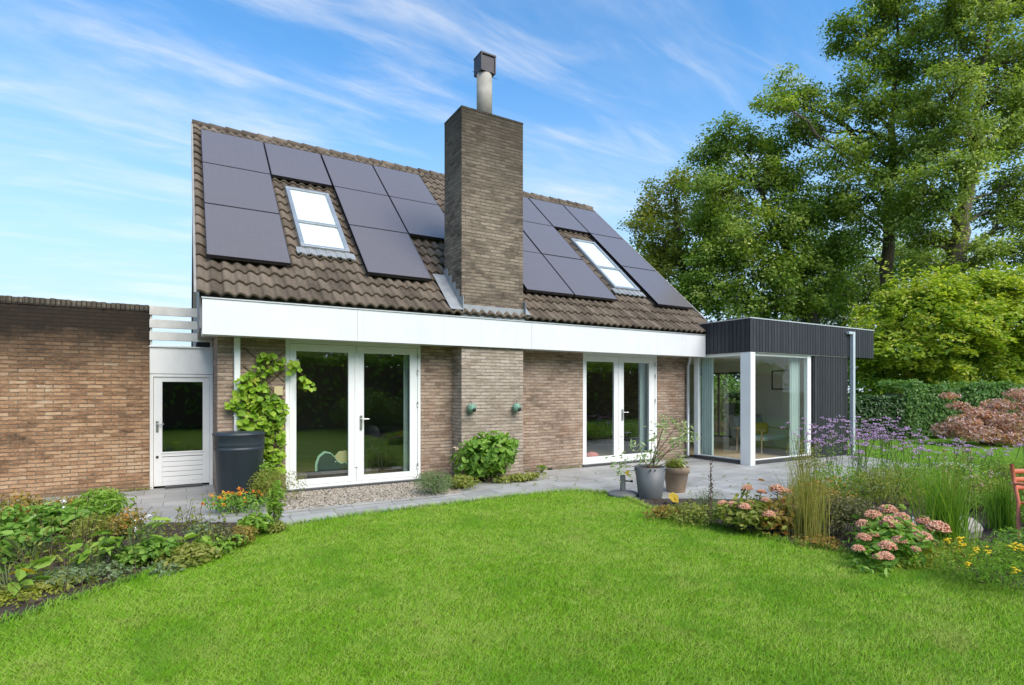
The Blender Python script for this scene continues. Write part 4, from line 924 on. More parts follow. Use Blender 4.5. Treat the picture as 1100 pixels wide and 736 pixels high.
# ---------------------------------------------------------------- trees
def tree(label, D, trunk, lobes, mat, leaf=.25, per=46, sig=.5, group=None, name='oak_tree', dens=1.0, cat='tree', bark='bark'):
    s = D / F_PX; tp = [(at(u, v, D + off), r) for (u, v, r, off) in trunk]
    b = on_ground(trunk[0][0], HZ + CAM_H / D * F_PX); base = (b[0], b[1], 0)
    t = thing(name, label, cat, base, group)
    T = np.array([p for p, r in tp]); TR = np.array([r for p, r in tp]); T[0][2] = -.1
    fine = np.linspace(0, len(T) - 1, 28); TT = np.column_stack([np.interp(fine, range(len(T)), T[:, i]) for i in range(3)]); RR = np.interp(fine, range(len(T)), TR)
    TT[1:-1] += rng.normal(size=TT[1:-1].shape) * .05
    g = Geo(); g.tube(TT, RR * (1 + .5 * np.exp(-np.maximum(TT[:, 2], 0) / .5)), 12, .5)
    gl = Geo(); allP = []; allO = []; allR = []
    for (u, v, ru, rv, off) in lobes:
        c = np.array(at(u, v, D + off)); rx, rz = ru * s * 1.0, rv * s * 1.3; rad = np.array((rx, rx, rz))
        hd = np.linalg.norm(TT[:, :2] - c[:2], axis=1); want = c[2] - .55 * hd; k = int(np.argmin(np.abs(TT[:, 2] - np.maximum(want, TT[6, 2])) + .15 * hd))
        p0 = TT[k]; L = np.linalg.norm(c - p0); mid = p0 + (c - p0) * .5 + np.array((0, 0, .12 * L)) + rng.normal(size=3) * .06 * L
        tt = np.linspace(0, 1, 9)[:, None]; lp = (1 - tt) ** 2 * p0 + 2 * tt * (1 - tt) * mid + tt ** 2 * c; lp[1:-1] += rng.normal(size=(7, 3)) * .025 * L
        r0 = min(RR[k] * .6, .035 + .016 * L); gl.tube(lp, np.linspace(r0, .025, 9), 7, rng.random(), cap=False)
        nc = max(7, int(dens * 21 * (ru * rv) / 500))
        vv = nrm(rng.normal(size=(nc, 3)) + np.array((0, 0, .3))); q = c + vv * (.25 + .78 * rng.random(nc) ** .6)[:, None] * rad
        for i in range(nc):
            a = lp[rng.integers(4, 9)]; m = (a + q[i]) / 2 + np.array((0, 0, .1)) * rng.random(); gl.tube([a, m, q[i]], [.022, .014, .006], 4, rng.random(), cap=False)
        ne = max(3, nc // 4); ve = nrm(rng.normal(size=(ne, 3)) + np.array((0, 0, .35))); qe = c + ve * (1.08 + .25 * rng.random((ne, 1))) * rad
        for i in range(ne): gl.tube([lp[-1 - (i % 3)], (lp[-1] + qe[i]) / 2, qe[i]], [.018, .012, .005], 4, .5, cap=False)
        me_ = per // 2; allP.append(np.repeat(qe, me_, 0) + np.clip(rng.normal(size=(ne * me_, 3)), -1.5, 1.5) * sig * .62 * np.array((1, 1, .6))); allO.append(np.repeat(ve, me_, 0)); allR.append(.45 + rng.normal(size=ne * me_) * .2)
        m = per; o = np.repeat(vv, m, 0); cl = np.repeat(rng.normal(0, .19, nc), m)
        cs = sig * (.7 + .6 * rng.random(nc)); P = np.repeat(q, m, 0) + np.clip(rng.normal(size=(nc * m, 3)), -1.5, 1.5) * np.repeat(cs, m)[:, None] * np.array((1, 1, .66))
        allP.append(P); allO.append(o); allR.append(.42 + cl + rng.normal(size=nc * m) * .17)
    build('trunk', g, M[bark], t); build('limbs', gl, M[bark], t)
    P = np.vstack(allP); g = Geo(); g.leaves(P, leaf, up=.75, out=np.vstack(allO) * .7, asp=.62, fold=.1, rnd=np.concatenate(allR), droop=.15)
    build('crown', g, M[mat], t); return t

tree('yellowing oak at the left end of the tree row, behind the roof slope', 36, [(742, 400, .3, 0), (738, 330, .26, 0), (730, 260, .18, 0), (725, 215, .08, 0)],
     [(689, 247, 18, 16, 0), (700, 226, 16, 14, 1), (719, 208, 20, 16, 0), (745, 196, 18, 15, 1), (714, 268, 26, 20, -1), (737, 250, 26, 22, 1), (700, 290, 24, 22, 0), (735, 295, 28, 22, -1), (765, 235, 22, 22, 1), (760, 290, 26, 26, 1), (725, 320, 30, 18, 0), (690, 312, 16, 14, 1)], 'oak_yellow', .19, 110, .44)
tree('broad dark green oak in the middle of the tree row behind the garden room', 32, [(874, 400, .42, 0), (872, 350, .38, 0), (862, 310, .30, 0), (840, 255, .2, 0), (815, 200, .12, 0), (800, 165, .06, 0)],
     [(780, 152, 24, 14, 0), (768, 172, 22, 16, 1), (806, 158, 20, 14, -1), (832, 165, 22, 16, 1), (772, 208, 30, 20, -1), (815, 200, 32, 22, 0), (852, 205, 30, 22, 1), (760, 245, 26, 20, 1), (800, 248, 34, 24, -1.5), (846, 250, 34, 24, -1), (880, 240, 22, 20, 1), (775, 290, 32, 24, -1),
      (820, 295, 34, 24, -2), (862, 292, 30, 22, -1), (895, 285, 22, 18, 0), (748, 318, 26, 18, 0), (795, 328, 32, 18, -1), (845, 330, 30, 16, -1), (885, 322, 24, 16, 0), (910, 315, 18, 14, 1)], 'oak', .18, 120, .41)
tree('tall oak with a straight trunk rising above the garden room roof', 30, [(953, 400, .40, 0), (952, 335, .34, 0), (954, 255, .28, 0), (957, 190, .22, 0), (960, 120, .15, 0), (964, 40, .07, 0), (966, -20, .03, 0)],
     [(914, 32, 20, 14, 0), (905, 48, 16, 10, 1), (945, 20, 22, 18, 0), (968, 8, 26, 22, 0), (990, 35, 22, 18, 1), (936, 68, 26, 18, 0), (980, 68, 28, 20, -1), (908, 100, 28, 16, 0), (841, 98, 20, 12, 0), (858, 112, 22, 12, 1), (832, 116, 16, 10, -1), (880, 138, 24, 14, 0), (938, 120, 28, 18, -1), (972, 115, 28, 20, 1), (858, 148, 18, 12, 1),
      (895, 168, 26, 12, -1), (930, 165, 26, 18, 0), (983, 160, 28, 20, -1), (918, 205, 30, 18, -1), (960, 200, 28, 16, -1), (895, 225, 26, 16, 0), (925, 245, 26, 14, -1), (973, 230, 26, 16, -1), (905, 270, 24, 14, 0), (950, -25, 34, 24, 0), (985, -30, 30, 24, 1), (985, 285, 18, 10, 0)], 'oak', .165, 112, .37)
tree('large pale leaved oak with spreading limbs at the right edge of the tree row', 27, [(1022, 400, .55, 0), (1024, 310, .46, 0), (1030, 250, .36, 0), (1040, 190, .26, 0), (1052, 110, .17, 0), (1062, 30, .09, 0), (1068, -40, .04, 0)],
     [(1017, 24, 22, 18, 0), (1048, 20, 28, 22, 0), (1085, 15, 30, 22, 1), (1030, 62, 30, 18, 0), (1074, 68, 32, 20, 0), (1100, 80, 28, 22, 1), (1020, 105, 32, 18, -1), (1064, 112, 34, 18, 0), (1098, 125, 26, 18, -1), (1000, 135, 28, 16, 0), (1040, 145, 34, 16, -1), (1085, 160, 32, 16, 0), (1000, 172, 30, 16, 0), (1030, 185, 28, 14, -2), (1090, 195, 26, 14, 0),
      (985, 205, 30, 16, -1), (1020, 222, 32, 14, -1), (1068, 228, 24, 12, 1), (1095, 235, 28, 14, 0), (982, 245, 24, 12, 0), (1015, 258, 28, 12, 0), (1085, 268, 30, 14, 0), (1050, 276, 24, 10, -1), (1000, 288, 24, 10, 0), (1130, 60, 34, 30, 0), (1140, 140, 34, 26, 0), (1130, 215, 32, 22, 0), (1050, -30, 40, 24, 0), (1100, -35, 40, 24, 0), (1125, 275, 26, 16, 0)], 'oak_light', .155, 110, .34)
for u, w_, v0, D, lab in ((690, 70, 322, 40, 'dark shrub beneath the yellowing oak, beside the roof edge'), (790, 80, 325, 37, 'dark shrub beneath the broad oak, above the black roof edge'), (868, 70, 318, 36, 'dark shrub below the leaning trunk of the broad oak'), (985, 70, 318, 38, 'dark shrub between the two tall oak trunks'), (1090, 80, 322, 36, 'dark shrub behind the bright bush at the right edge')):
    b = on_ground(u, HZ + CAM_H / D * F_PX); hh = CAM_H + (HZ - v0) / F_PX * D
    plant('shrub', lab, 'shrub', b[0], b[1], w_ * D / F_PX * 1.7, hh, 'laurel' if u != 985 else 'bush_mid', 4200, .34, nst=8, str_=.05, k=9, shell=.3)

tree('far green tree filling the gap between the two tall oak trunks', 44, [(985, 410, .3, 0), (985, 330, .25, 0), (982, 270, .1, 0)],
     [(960, 285, 26, 18, 0), (990, 272, 30, 16, 0), (1015, 290, 26, 18, 0), (935, 300, 24, 20, 0), (965, 318, 28, 20, -1), (1005, 322, 28, 18, -1), (930, 330, 26, 18, 0)], 'oak_light', .24, 70, .6, name='garden_tree')
tree('far green tree behind the leaning trunk of the broad oak', 46, [(905, 410, .3, 0), (905, 330, .25, 0), (902, 270, .1, 0)],
     [(890, 270, 26, 18, 0), (915, 282, 24, 16, 0), (880, 300, 28, 22, 0), (912, 312, 26, 22, -1), (850, 310, 26, 22, 0), (895, 338, 34, 20, -1)], 'oak', .24, 70, .6, name='garden_tree')
# bright bush, hedges and the red leaved maple on the right
b = on_ground(1010, HZ + CAM_H / 24 * F_PX); D = 24; c = (b[0], b[1], 0)
bush = thing('bush', 'big bright yellow green bush behind the hedge right of the garden room', 'bush', c)
g = Geo(); stems(g, c, 7, 4.5, 22, .05); build('stem', g, M['stem_brown'], bush)
Ps = []; Os = []; Rn = []
for (u, v, ru, rv, off) in ((940, 355, 34, 26, 0), (965, 335, 36, 28, 0), (1000, 322, 40, 26, -.5), (1040, 315, 44, 26, 0), (1085, 312, 44, 28, 0), (930, 390, 30, 26, 0), (965, 375, 40, 30, -1.5), (1010, 365, 44, 30, -2), (1055, 355, 46, 32, -1.5), (1100, 350, 46, 32, -1), (950, 410, 36, 20, -.5), (1000, 405, 44, 22, -1), (1050, 400, 44, 24, -1), (1100, 395, 44, 28, -.5), (1140, 330, 44, 36, 0), (1145, 385, 40, 36, 0)):
    q = np.array(at(u, v, D + off)); s = D / F_PX; rad = np.array((ru * s, ru * s * .9, rv * s)); ns = int(ru * rv / 42)
    vv = rng.normal(size=(ns, 3)) - AY * .5 + np.array((0, 0, .25)); vv = nrm(vv); cen = q + vv * rad * (.72 + .38 * rng.random((ns, 1)))
    for j in range(ns):
        m_ = int(70 + 90 * rng.random()); R_ = .35 + .5 * rng.random(); aa = rng.random(m_) * 6.283; rr = R_ * np.sqrt(rng.random(m_)); o = vv[j] * np.array((1, 1, .2)); e1 = nrm(np.array((-o[1], o[0], 0.0))); e2 = nrm(o * np.array((1, 1, 0)) - UP * (.35 + .4 * rng.random()))
        Ps.append(cen[j] + np.outer(rr * np.cos(aa), e1) + np.outer(rr * np.sin(aa) * .8, e2) + UP * (rng.normal(size=(m_, 1)) * .05) - UP * (rr[:, None] ** 2) * .25); Os.append(np.tile(nrm(UP * 1.0 + o * .8), (m_, 1)) * .9); Rn.append(np.full(m_, .42 + rng.normal() * .13))
    n = int(ru * rv * .5); vv = nrm(rng.normal(size=(n, 3))); Ps.append(q + vv * rad * (.3 + .5 * rng.random((n, 1)))); Os.append(vv); Rn.append(np.full(n, .3))
for i in range(60):
    q = np.array(at(905 + 230 * rng.random(), 318 + 70 * rng.random(), D - 2.5 + 2 * rng.random())); m_ = 70; L_ = .6 + 1.2 * rng.random(); dd = nrm(np.array((rng.normal() * .5, rng.normal() * .5 - .3, 1.0))); tt = rng.random((m_, 1)) * L_
    g_ = Geo(); Ps.append(q + dd * tt + rng.normal(size=(m_, 3)) * .14); Os.append(np.tile(dd, (m_, 1))); Rn.append(np.full(m_, .5))
P = np.vstack(Ps); g = Geo(); g.leaves(P, .175, up=.9, out=np.vstack(Os) * .7, asp=.62, fold=.14, droop=.25, rnd=np.clip(rng.normal(0, .2, len(P)) + np.concatenate(Rn), 0, 1)); build('foliage', g, M['bush_bright'], bush)

def hedge(label, a, b, th, h, mat, n, size, core=True, name='hedge', group=None):
    a = np.array((*a, 0.0)); b = np.array((*b, 0.0)); L = np.linalg.norm(b - a); d = (b - a) / L; nn = np.array((d[1], -d[0], 0)); mid = (a + b) / 2
    t = thing(name, label, 'hedge', tuple(mid), group)
    g = Geo(); g.obox(mid + np.array((0, 0, h * .42)), d * L * .49, nn * th * .28, (0, 0, h * .42)); build('branches', g, M['stem_brown'] if core else M['bark'], t)  # solid dark core box, added to block the view through the leaves
    u = rng.random(n) * L; f = rng.random(n); side = np.where(f < .62, 1.0, np.where(f < .7, -1.0, 0.0)); v = np.where(side != 0, side * (1 - .22 * rng.random(n)), rng.random(n) * 2 - 1) * th / 2
    z = np.where(side != 0, rng.random(n) * h, h * (1 - .07 * rng.random(n))); bump_ = .10 * np.sin(u * 2.1 + 1) + .07 * np.sin(u * 5.3) + .05 * rng.normal(size=n)
    z = z * (1 + bump_ * .5); v = v * (1 + bump_); P = a + d * u[:, None] + nn * v[:, None]; P[:, 2] = np.maximum(z, .03)
    o = nn * side[:, None] + np.where(side == 0, 1.0, .1)[:, None] * UP
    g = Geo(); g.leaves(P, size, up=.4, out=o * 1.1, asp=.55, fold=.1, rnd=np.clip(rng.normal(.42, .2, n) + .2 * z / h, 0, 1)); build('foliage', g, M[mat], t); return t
hedge('dark clipped hedge along the far lawn, right of the black garden room', (16.9, 13.2), (21.9, 10.2), 1.3, 1.5, 'laurel', 15000, .13)
hedge('paler green hedge running out of the right edge behind the red leaved maple', (22.0, 10.3), (30, 6.2), 1.4, 1.9, 'hedge_green', 17000, .13)

q = on_ground(1062, 478); mp = thing('japanese_maple', 'low spreading maple with pinkish red leaves in front of the right hedge', 'maple', (q[0], q[1], 0))
g = Geo(); Ps = []; Os = []; D = q[0] * S_ + q[1] * C_
for (u, v, ru, rv, off) in ((1015, 462, 16, 9, 0), (1035, 455, 20, 10, -.3), (1060, 450, 24, 11, .2), (1085, 455, 24, 12, -.4), (1050, 466, 26, 9, -.6), (1085, 470, 24, 8, -.5), (1030, 436, 14, 5, .3), (1020, 425, 12, 4, .4), (1072, 436, 22, 8, .3), (1095, 424, 18, 7, .5), (1112, 440, 22, 14, 0), (1108, 466, 20, 10, 0), (1048, 443, 16, 6, 0)):
    n = int(ru * rv * 3.0); p = np.array(at(u, v, D + off)); vv = nrm(rng.normal(size=(n, 3))); s = D / F_PX; Ps.append(p + vv * rng.random((n, 1)) ** .4 * np.array((ru * s, ru * s * .8, rv * s))); Os.append(vv)
    g.tube([(q[0] + rng.normal() * .1, q[1] + rng.normal() * .1, 0), (np.array((q[0], q[1], .6)) + p) / 2, p], [.035, .02, .008], 6)
build('stem', g, M['stem_red'], mp); P = np.vstack(Ps); g = Geo(); g.leaves(P, .12, up=.6, out=np.vstack(Os) * .5, asp=.4, droop=.5); build('foliage', g, M['maple'], mp)

# brick garden wall and ivy seen through the garden room
gw = thing('garden_wall', 'low brown brick garden wall seen through the glazed garden room', 'wall', (18.8, 14.6, 0))
g = Geo(); g.obox((18.8, 15.2, .85), np.array((.70, -.72, 0)) * 2.6, np.array((.72, .70, 0)) * .11, (0, 0, .85)); build('wall_body', g, M['brick'], gw)
plant('ivy', 'green ivy spilling over the garden wall behind the garden room', 'ivy', 18.6, 15.1, 2.6, 2.6, 'bush_mid', 2600, .16, k=9)

# ---------------------------------------------------------------- the vine and its trellis
tr = thing('trellis', 'thin brown diagonal slats fixed to the brick beside the left french doors', 'trellis', (1.1, 9.79, 1.2))
g = Geo()
for i in range(7):
    z0 = .6 + i * .3
    for sgn in (1, -1):
        xa, za, xb, zb_ = .78, z0, 1.40, z0 + .55 * sgn
        if min(za, zb_) > .2 and max(za, zb_) < 2.5: g.tube([(xa, 9.785 - .006 * sgn, za), (xb, 9.785 - .006 * sgn, zb_)], .007, 6)
build('slats', g, M['stem_brown'], tr)
VINE = [(281, 381), (300, 383), (312, 386), (322, 395), (314, 404), (298, 396), (286, 408), (290, 424), (306, 432), (309, 442), (304, 455), (306, 508), (284, 510), (281, 470), (258, 470), (256, 446), (242, 437), (252, 424), (253, 410), (266, 400), (272, 395)]
P = scatter(VINE, 470); W3 = np.array([on_y(u, v, 9.58 + .18 * rng.random()) for u, v in P])
ext = np.array([on_y(u, v, 9.6) for u, v in ((318, 391), (322, 398), (328, 404), (331, 410), (336, 413), (338, 418), (329, 415), (316, 399), (325, 407), (334, 419))])
W3 = np.vstack([W3, ext]); n = len(W3)
vn = thing('grape_vine', 'bright green climbing vine on the brick beside the left french doors', 'vine', (1.1, 9.7, 0))
g = Geo(); g.leaves(W3, .095, up=.5, out=np.tile((0, -.8, .1), (n, 1)), asp=1.0, broad=True, fold=.16, droop=1.0, rnd=np.clip(rng.normal(.5, .24, n), 0, 1)); build('foliage', g, M['vine'], vn)
g = Geo(); path = [on_y(u, v, 9.72) for u, v in ((291, 520), (288, 480), (294, 450), (285, 425), (278, 402), (285, 388), (305, 388), (322, 400), (336, 414))]
g.tube(path, np.linspace(.016, .004, len(path)), 6)
for i in range(16): p = W3[rng.integers(0, n)]; k = rng.integers(1, 6); g.tube([path[k], (np.array(path[k]) + p) / 2 + (0, .02, .05), p], [.006, .005, .003], 5)
build('stem', g, M['stem_brown'], vn)

# ---------------------------------------------------------------- plants at the wall
def G(u, v): q = on_ground(u, v); return q[0], q[1]
x, y = .62, 8.62; plant('marigolds', 'low clump of orange and yellow marigolds in front of the water butt', 'flowers', x, y, .72, .27, 'perennial', 900, .06, d=.5, flowers=('fl_orange', 34, .024, .7), asp=.35)
plant('herb', 'feathery pale green herb between the marigolds and the left french doors', 'herb', 1.12, 9.0, .62, .5, 'herb', 1700, .05, d=.6, asp=.25, up=.3)
plant('herb', 'bushy yellow green herb at the foot of the climbing vine', 'herb', 1.0, 9.35, .5, .62, 'fresh', 800, .07, d=.4, asp=.4, flowers=('fl_white', 4, .03, .3))
x, y = G(297, 566); plant('weed', 'single tall upright weed standing on the lawn corner by the path', 'weed', x, y, .16, .55, 'fresh', 190, .10, asp=.25, nst=4, k=5)
x, y = 4.88, 9.05; plant('hydrangea', 'rounded green hydrangea bush with faded blooms against the brick pillar', 'bush', x, y, 1.08, .98, 'perennial', 1150, .125, d=.65, broad=True, asp=.6, flowers=('fl_pink', 7, .06, .25), nst=16)
x, y = G(523, 518); rosette('squash_plant', 'low plant with big round pale green leaves in front of the hydrangea', 'plant', x, y, .34, .32, 'fresh', 16, .26, .95)
x, y = G(560, 517); plant('ground_cover', 'flat green ground cover right of the hydrangea, spilling onto the path', 'ground cover', x, y, .95, .14, 'herb', 620, .07, d=.3)
x, y = G(468, 531); plant('lavender', 'grey green lavender clump beside the gravel, left of the hydrangea', 'lavender', x, y, .62, .40, 'silver', 1500, .06, d=.6, asp=.18, up=.2)
x, y = G(497, 525); plant('ground_cover', 'small leafy clump between the lavender and the hydrangea', 'ground cover', x, y, .5, .24, 'herb', 520, .06)
x, y = G(580, 507.5); rosette('weed', 'tiny green weed at the foot of the wall beside the air vent', 'weed', x, y - .06, .10, .14, 'fresh', 12, .10)
for u, v, lab in ((446, 530, 'left'),): pass

# ---------------------------------------------------------------- potted plants
ps = thing('potted_shrub', 'small variegated shrub with bare arching branches growing in the grey pot', 'shrub', (6.36, 6.45, .46))
g = Geo(); ends = []
for u, v, off in ((664, 497, 0), (672, 505, .1), (684, 478, 0), (700, 470, .15), (712, 458, -.1), (728, 456, 0), (738, 464, .1), (742, 472, 0), (722, 474, -.15), (690, 492, -.2), (705, 488, .1), (730, 490, .2), (716, 452, .1)):
    e = np.array(at(u, v, 8.78 + off)); b = np.array((6.36, 6.45, .47)) + rng.normal(size=3) * (.04, .04, 0); m = b * .55 + e * .45 + np.array((0, 0, -.05 if v > 485 else .04)); ends.append((b, m, e))
    tt = np.linspace(0, 1, 7)[:, None]; g.tube((1 - tt) ** 2 * b + 2 * tt * (1 - tt) * m + tt ** 2 * e, np.linspace(.010, .003, 7), 6)
build('branches', g, M['stem_brown'], ps)
P = np.vstack([e + rng.normal(size=(26, 3)) * (.09, .09, .055) for b, m, e in ends]); g = Geo(); g.leaves(P, .085, up=.9, asp=.42, droop=.3, out=None); build('foliage', g, M['varieg'], ps)
plant('potted_sedge', 'low yellow green tuft growing in the terracotta pot', 'plant', 7.12, 6.62, .36, .20, 'herb', 700, .06, asp=.25, z=.37)

# ---------------------------------------------------------------- left bed
L = 'left flower bed'
def bed(lst):
    for kind, u, v, w, h, mat, n, size, lab, cat, kw in lst:
        x, y = G(u, v)
        if kind == 'p': plant('perennial' if cat != 'ground cover' else 'ground_cover', lab, cat, x, y, w, h * (.78 if u < 300 else 1.0), mat, int(n * 1.7), size * .66, **kw)
        else: rosette('perennial', lab, cat, x, y, w, h, mat, int(n * 1.3), size * .66, **kw)
bed([
 ('p', 4, 600, .55, .62, 'perennial', 520, .11, 'tall leafy green perennial cut by the left edge of the photo', 'perennial', dict(broad=True)),
 ('p', 20, 572, .50, .62, 'autumn', 420, .09, 'tall perennial with reddish stems near the garage wall at the far left', 'perennial', dict(stem='stem_red', nst=14)),
 ('p', 48, 552, .75, .30, 'silver', 700, .06, 'silvery grey cushion plant against the garage wall', 'perennial', dict(asp=.2)),
 ('p', 62, 575, .62, .45, 'perennial', 420, .13, 'leafy green perennial with white blooms in the left flower bed', 'perennial', dict(broad=True, flowers=('fl_white', 4, .03, .3))),
 ('p', 82, 556, .50, .36, 'autumn', 480, .07, 'rusty red and brown plant behind the white blooms in the left bed', 'perennial', {}),
 ('p', 110, 562, .62, .55, 'fresh', 620, .13, 'tall feathery bright green plant beside the patio slabs', 'perennial', dict(asp=.3)),
 ('p', 100, 584, .45, .42, 'herb', 420, .08, 'yellowing upright plant below the feathery green one', 'perennial', dict(asp=.3)),
 ('p', 135, 578, .45, .38, 'autumn', 420, .08, 'small leaved russet and green plant at the edge of the patio slabs', 'perennial', {}),
 ('r', 33, 610, .26, .34, 'perennial', 26, .20, 'cluster of broad green leaves at the left of the bare soil', 'perennial', dict(asp=.55)),
 ('r', 8, 640, .24, .26, 'fresh', 18, .20, 'broad leaved green plant at the left edge above the moss', 'perennial', dict(asp=.5)),
 ('p', 88, 623, .62, .16, 'silver', 700, .065, 'low grey green ground cover in front of the bare soil', 'ground cover', dict(d=.4)),
 ('p', 50, 632, .60, .12, 'herb', 560, .06, 'flat pale ground cover left of the grey green one', 'ground cover', dict(d=.35)),
 ('p', 18, 643, .50, .09, 'ygreen', 620, .04, 'low yellow green moss cushion at the lawn edge', 'ground cover', dict(d=.3)),
 ('r', 98, 617, .20, .30, 'fresh', 22, .19, 'upright tuft of jagged green leaves on the bare soil', 'perennial', dict(asp=.35)),
 ('r', 140, 607, .28, .40, 'fresh', 30, .22, 'light green plant with long jagged leaves in mid bed', 'perennial', dict(asp=.36)),
 ('p', 160, 590, .30, .46, 'silver', 260, .05, 'thin grey stalked plant with pinkish white blooms by the slabs', 'perennial', dict(asp=.25, flowers=('fl_white', 8, .02, .6))),
 ('p', 160, 606, .40, .32, 'perennial', 420, .09, 'dark green low plant right of the long jagged leaves', 'perennial', dict(broad=True)),
 ('r', 193, 596, .24, .20, 'fresh', 11, .20, 'squash plant with a few large round bright leaves', 'plant', dict(asp=.95)),
 ('p', 206, 604, .50, .20, 'herb', 420, .08, 'low yellow green creeping plant at the lawn edge', 'ground cover', dict(broad=True, d=.4)),
 ('p', 230, 592, .50, .24, 'fresh', 420, .075, 'light green strawberry like leaves behind the lawn edge', 'perennial', dict(broad=True)),
 ('p', 180, 612, .35, .10, 'silver', 260, .06, 'tiny grey green tuft on the soil strip at the lawn edge', 'ground cover', {}),
 ('p', 238, 590, .34, .30, 'olive', 300, .06, 'dusky twiggy plant near the right end of the left bed', 'perennial', {}),
 ('p', 258, 585, .34, .26, 'autumn', 360, .06, 'yellow and rust tinted plant close to the right tip of the left bed', 'perennial', {}),
 ('p', 275, 577, .30, .34, 'fresh', 260, .10, 'yellow green plant at the right tip of the left bed', 'perennial', dict(broad=True)),
 ('p', 298, 572, .26, .16, 'herb', 220, .06, 'little weed patch where the bed meets the path', 'ground cover', {}),
 ('p', 215, 578, .36, .24, 'silver', 260, .055, 'small grey leaved plant along the slabs behind the squash', 'perennial', {}),
])
g = Geo(); gs = Geo(); PP = scatter(BED_L, 7000); PP = PP[(PP[:, 0] > -1.9) & (PP[:, 1] > 4.6) & (PP[:, 1] - PP[:, 0] * .9 > 6.2)]
for px_, py_ in PP[:170]:
    hh = .12 + .38 * rng.random() ** 2; e = np.array((px_ + rng.normal() * .06, py_ + rng.normal() * .06, hh)); gs.tube([(px_, py_, 0), ((px_ + e[0]) / 2 + .01, (py_ + e[1]) / 2, hh * .55), e], [.004, .003, .0015], 4, rng.random())
    m_ = rng.integers(4, 12); tt = rng.random(m_); g.leaves(np.column_stack([px_ + (e[0] - px_) * tt, py_ + (e[1] - py_) * tt, hh * tt + .02]) + rng.normal(size=(m_, 3)) * .02, .055, up=.8, asp=.4, broad=True, rnd=np.clip(rng.normal(.5, .3), 0, 1))
g.leaves(np.column_stack([PP[170:1100], .015 + .02 * rng.random(len(PP[170:1100]))]), .05, up=1.2, asp=.5)
wb_ = [(a, 9.78 - .03 * rng.random()) for a in np.concatenate([rng.uniform(5.9, 7.6, 26), rng.uniform(9.95, 10.9, 14)])] + [(a, 11.33 - .03 * rng.random()) for a in rng.uniform(-1.6, -.55, 22)] + [(.6 * rng.integers(-1, 12) + .01 * rng.normal(), rng.uniform(7.7, 9.6)) for _ in range(40)] + [(rng.uniform(4.6, 9.5), .4 * rng.integers(16, 24) + .008 * rng.normal()) for _ in range(60)]
for a, b in wb_:
    if a > 3.9 or b > 10.5 or b < 8.15:
        m_ = rng.integers(3, 9); g.leaves(np.column_stack([a + rng.normal(size=m_) * .022, b + rng.normal(size=m_) * .01, .012 + .03 * rng.random(m_)]), .035, up=.8, asp=.35)
w1 = build('weeds', g, M['herb'], base=(0, 0, 0)); tag(w1, kind='stuff'); w2 = build('weed_stalks', gs, M['stem_brown'], base=(0, 0, 0)); tag(w2, kind='stuff')
x, y = G(80, 607); t = thing('dead_stalks', 'dry brown stalks standing on the bare dark soil', 'dead plant', (x, y, 0)); g = Geo()
for i in range(26): a = rng.normal(size=2) * .22; e = (x + a[0] * 1.6, y + a[1] * 1.6, .12 + .42 * rng.random()); g.tube([(x + a[0], y + a[1], 0), (x + a[0] * 1.2, y + a[1] * 1.2, e[2] * .6), e], [.005, .004, .002], 5, rng.random())
build('stalks', g, M['stem_brown'], t)
x, y = G(20, 640); g = Geo(); g.leaves(np.array([(x, y, .20), (x + .05, y + .02, .19)]), .16, up=2, d=np.array([(1, -.4, 0), (.8, .3, 0)], float), asp=.5, broad=True); tag(build('fading_leaf', g, M['yleaf']), 'large bright yellow leaf lying at the left end of the bed', 'leaf')
for u, v, s_, lab in ((57, 520, .07, 'tall pale'),): pass

# ---------------------------------------------------------------- right bed
def stonecrop(label, u, v, w, h, heads, mat='herb', n=750):
    x, y = G(u, v); t = thing('stonecrop', label, 'stonecrop', (x, y, 0)); g = Geo(); gl = Geo(); D = x * S_ + y * C_
    for (hu, hv, hr, off) in heads:
        p = np.array(at(hu, hv, D + off)); g.tube([(x + (p[0] - x) * .3, y + (p[1] - y) * .3, 0), ((x + p[0]) / 2 + (p[0] - x) * .2, (y + p[1]) / 2 + (p[1] - y) * .2, p[2] * .6), p], [.007, .006, .005], 6)
        r = hr * D / F_PX; m = 300; vv = nrm(rng.normal(size=(m, 3))); vv[:, 2] = np.abs(vv[:, 2]); f = Geo(); f.bits(p + vv * r * .98 * np.array((1, 1, .85)) * (.75 + .3 * rng.random((m, 1))) - (0, 0, r * .3), r * .13, rnd=np.clip(rng.normal(.5, .24, m) + .1 * vv[:, 2], 0, 1)); build('flower_head', f, M['fl_sedum'], t)
        q = p + rng.normal(size=(34, 3)) * (.07, .07, .08) - (0, 0, .12); gl.leaves(q, .07, up=.9, asp=.5, broad=True)
    P, vv = dome_points((x, y, 0), w, w * .8, h, n); gl.leaves(P, .07, up=.8, out=vv * .7, asp=.5, broad=True, rnd=np.clip(rng.normal(.5, .2, n), 0, 1)); build('foliage', gl, M[mat], t); build('stem', g, M['stem'], t); return t
stonecrop('orange pink stonecrop clump at the lawn edge, left of the straw coloured reeds', 800, 571, .62, .38, [(776, 541, 6, .2), (787, 542, 6, 0), (800, 544, 6, -.2), (806, 540, 5, .2), (803, 524, 6, .5), (826, 552, 6, -.3), (818, 528, 5, .5)])
stonecrop('smaller stonecrop with rusty heads touching the straw coloured reeds', 838, 574, .50, .36, [(835, 525, 8, .4), (846, 528, 5, .4), (836, 551, 5, -.1), (822, 537, 5, .2), (852, 545, 4, 0)], mat='autumn', n=600)
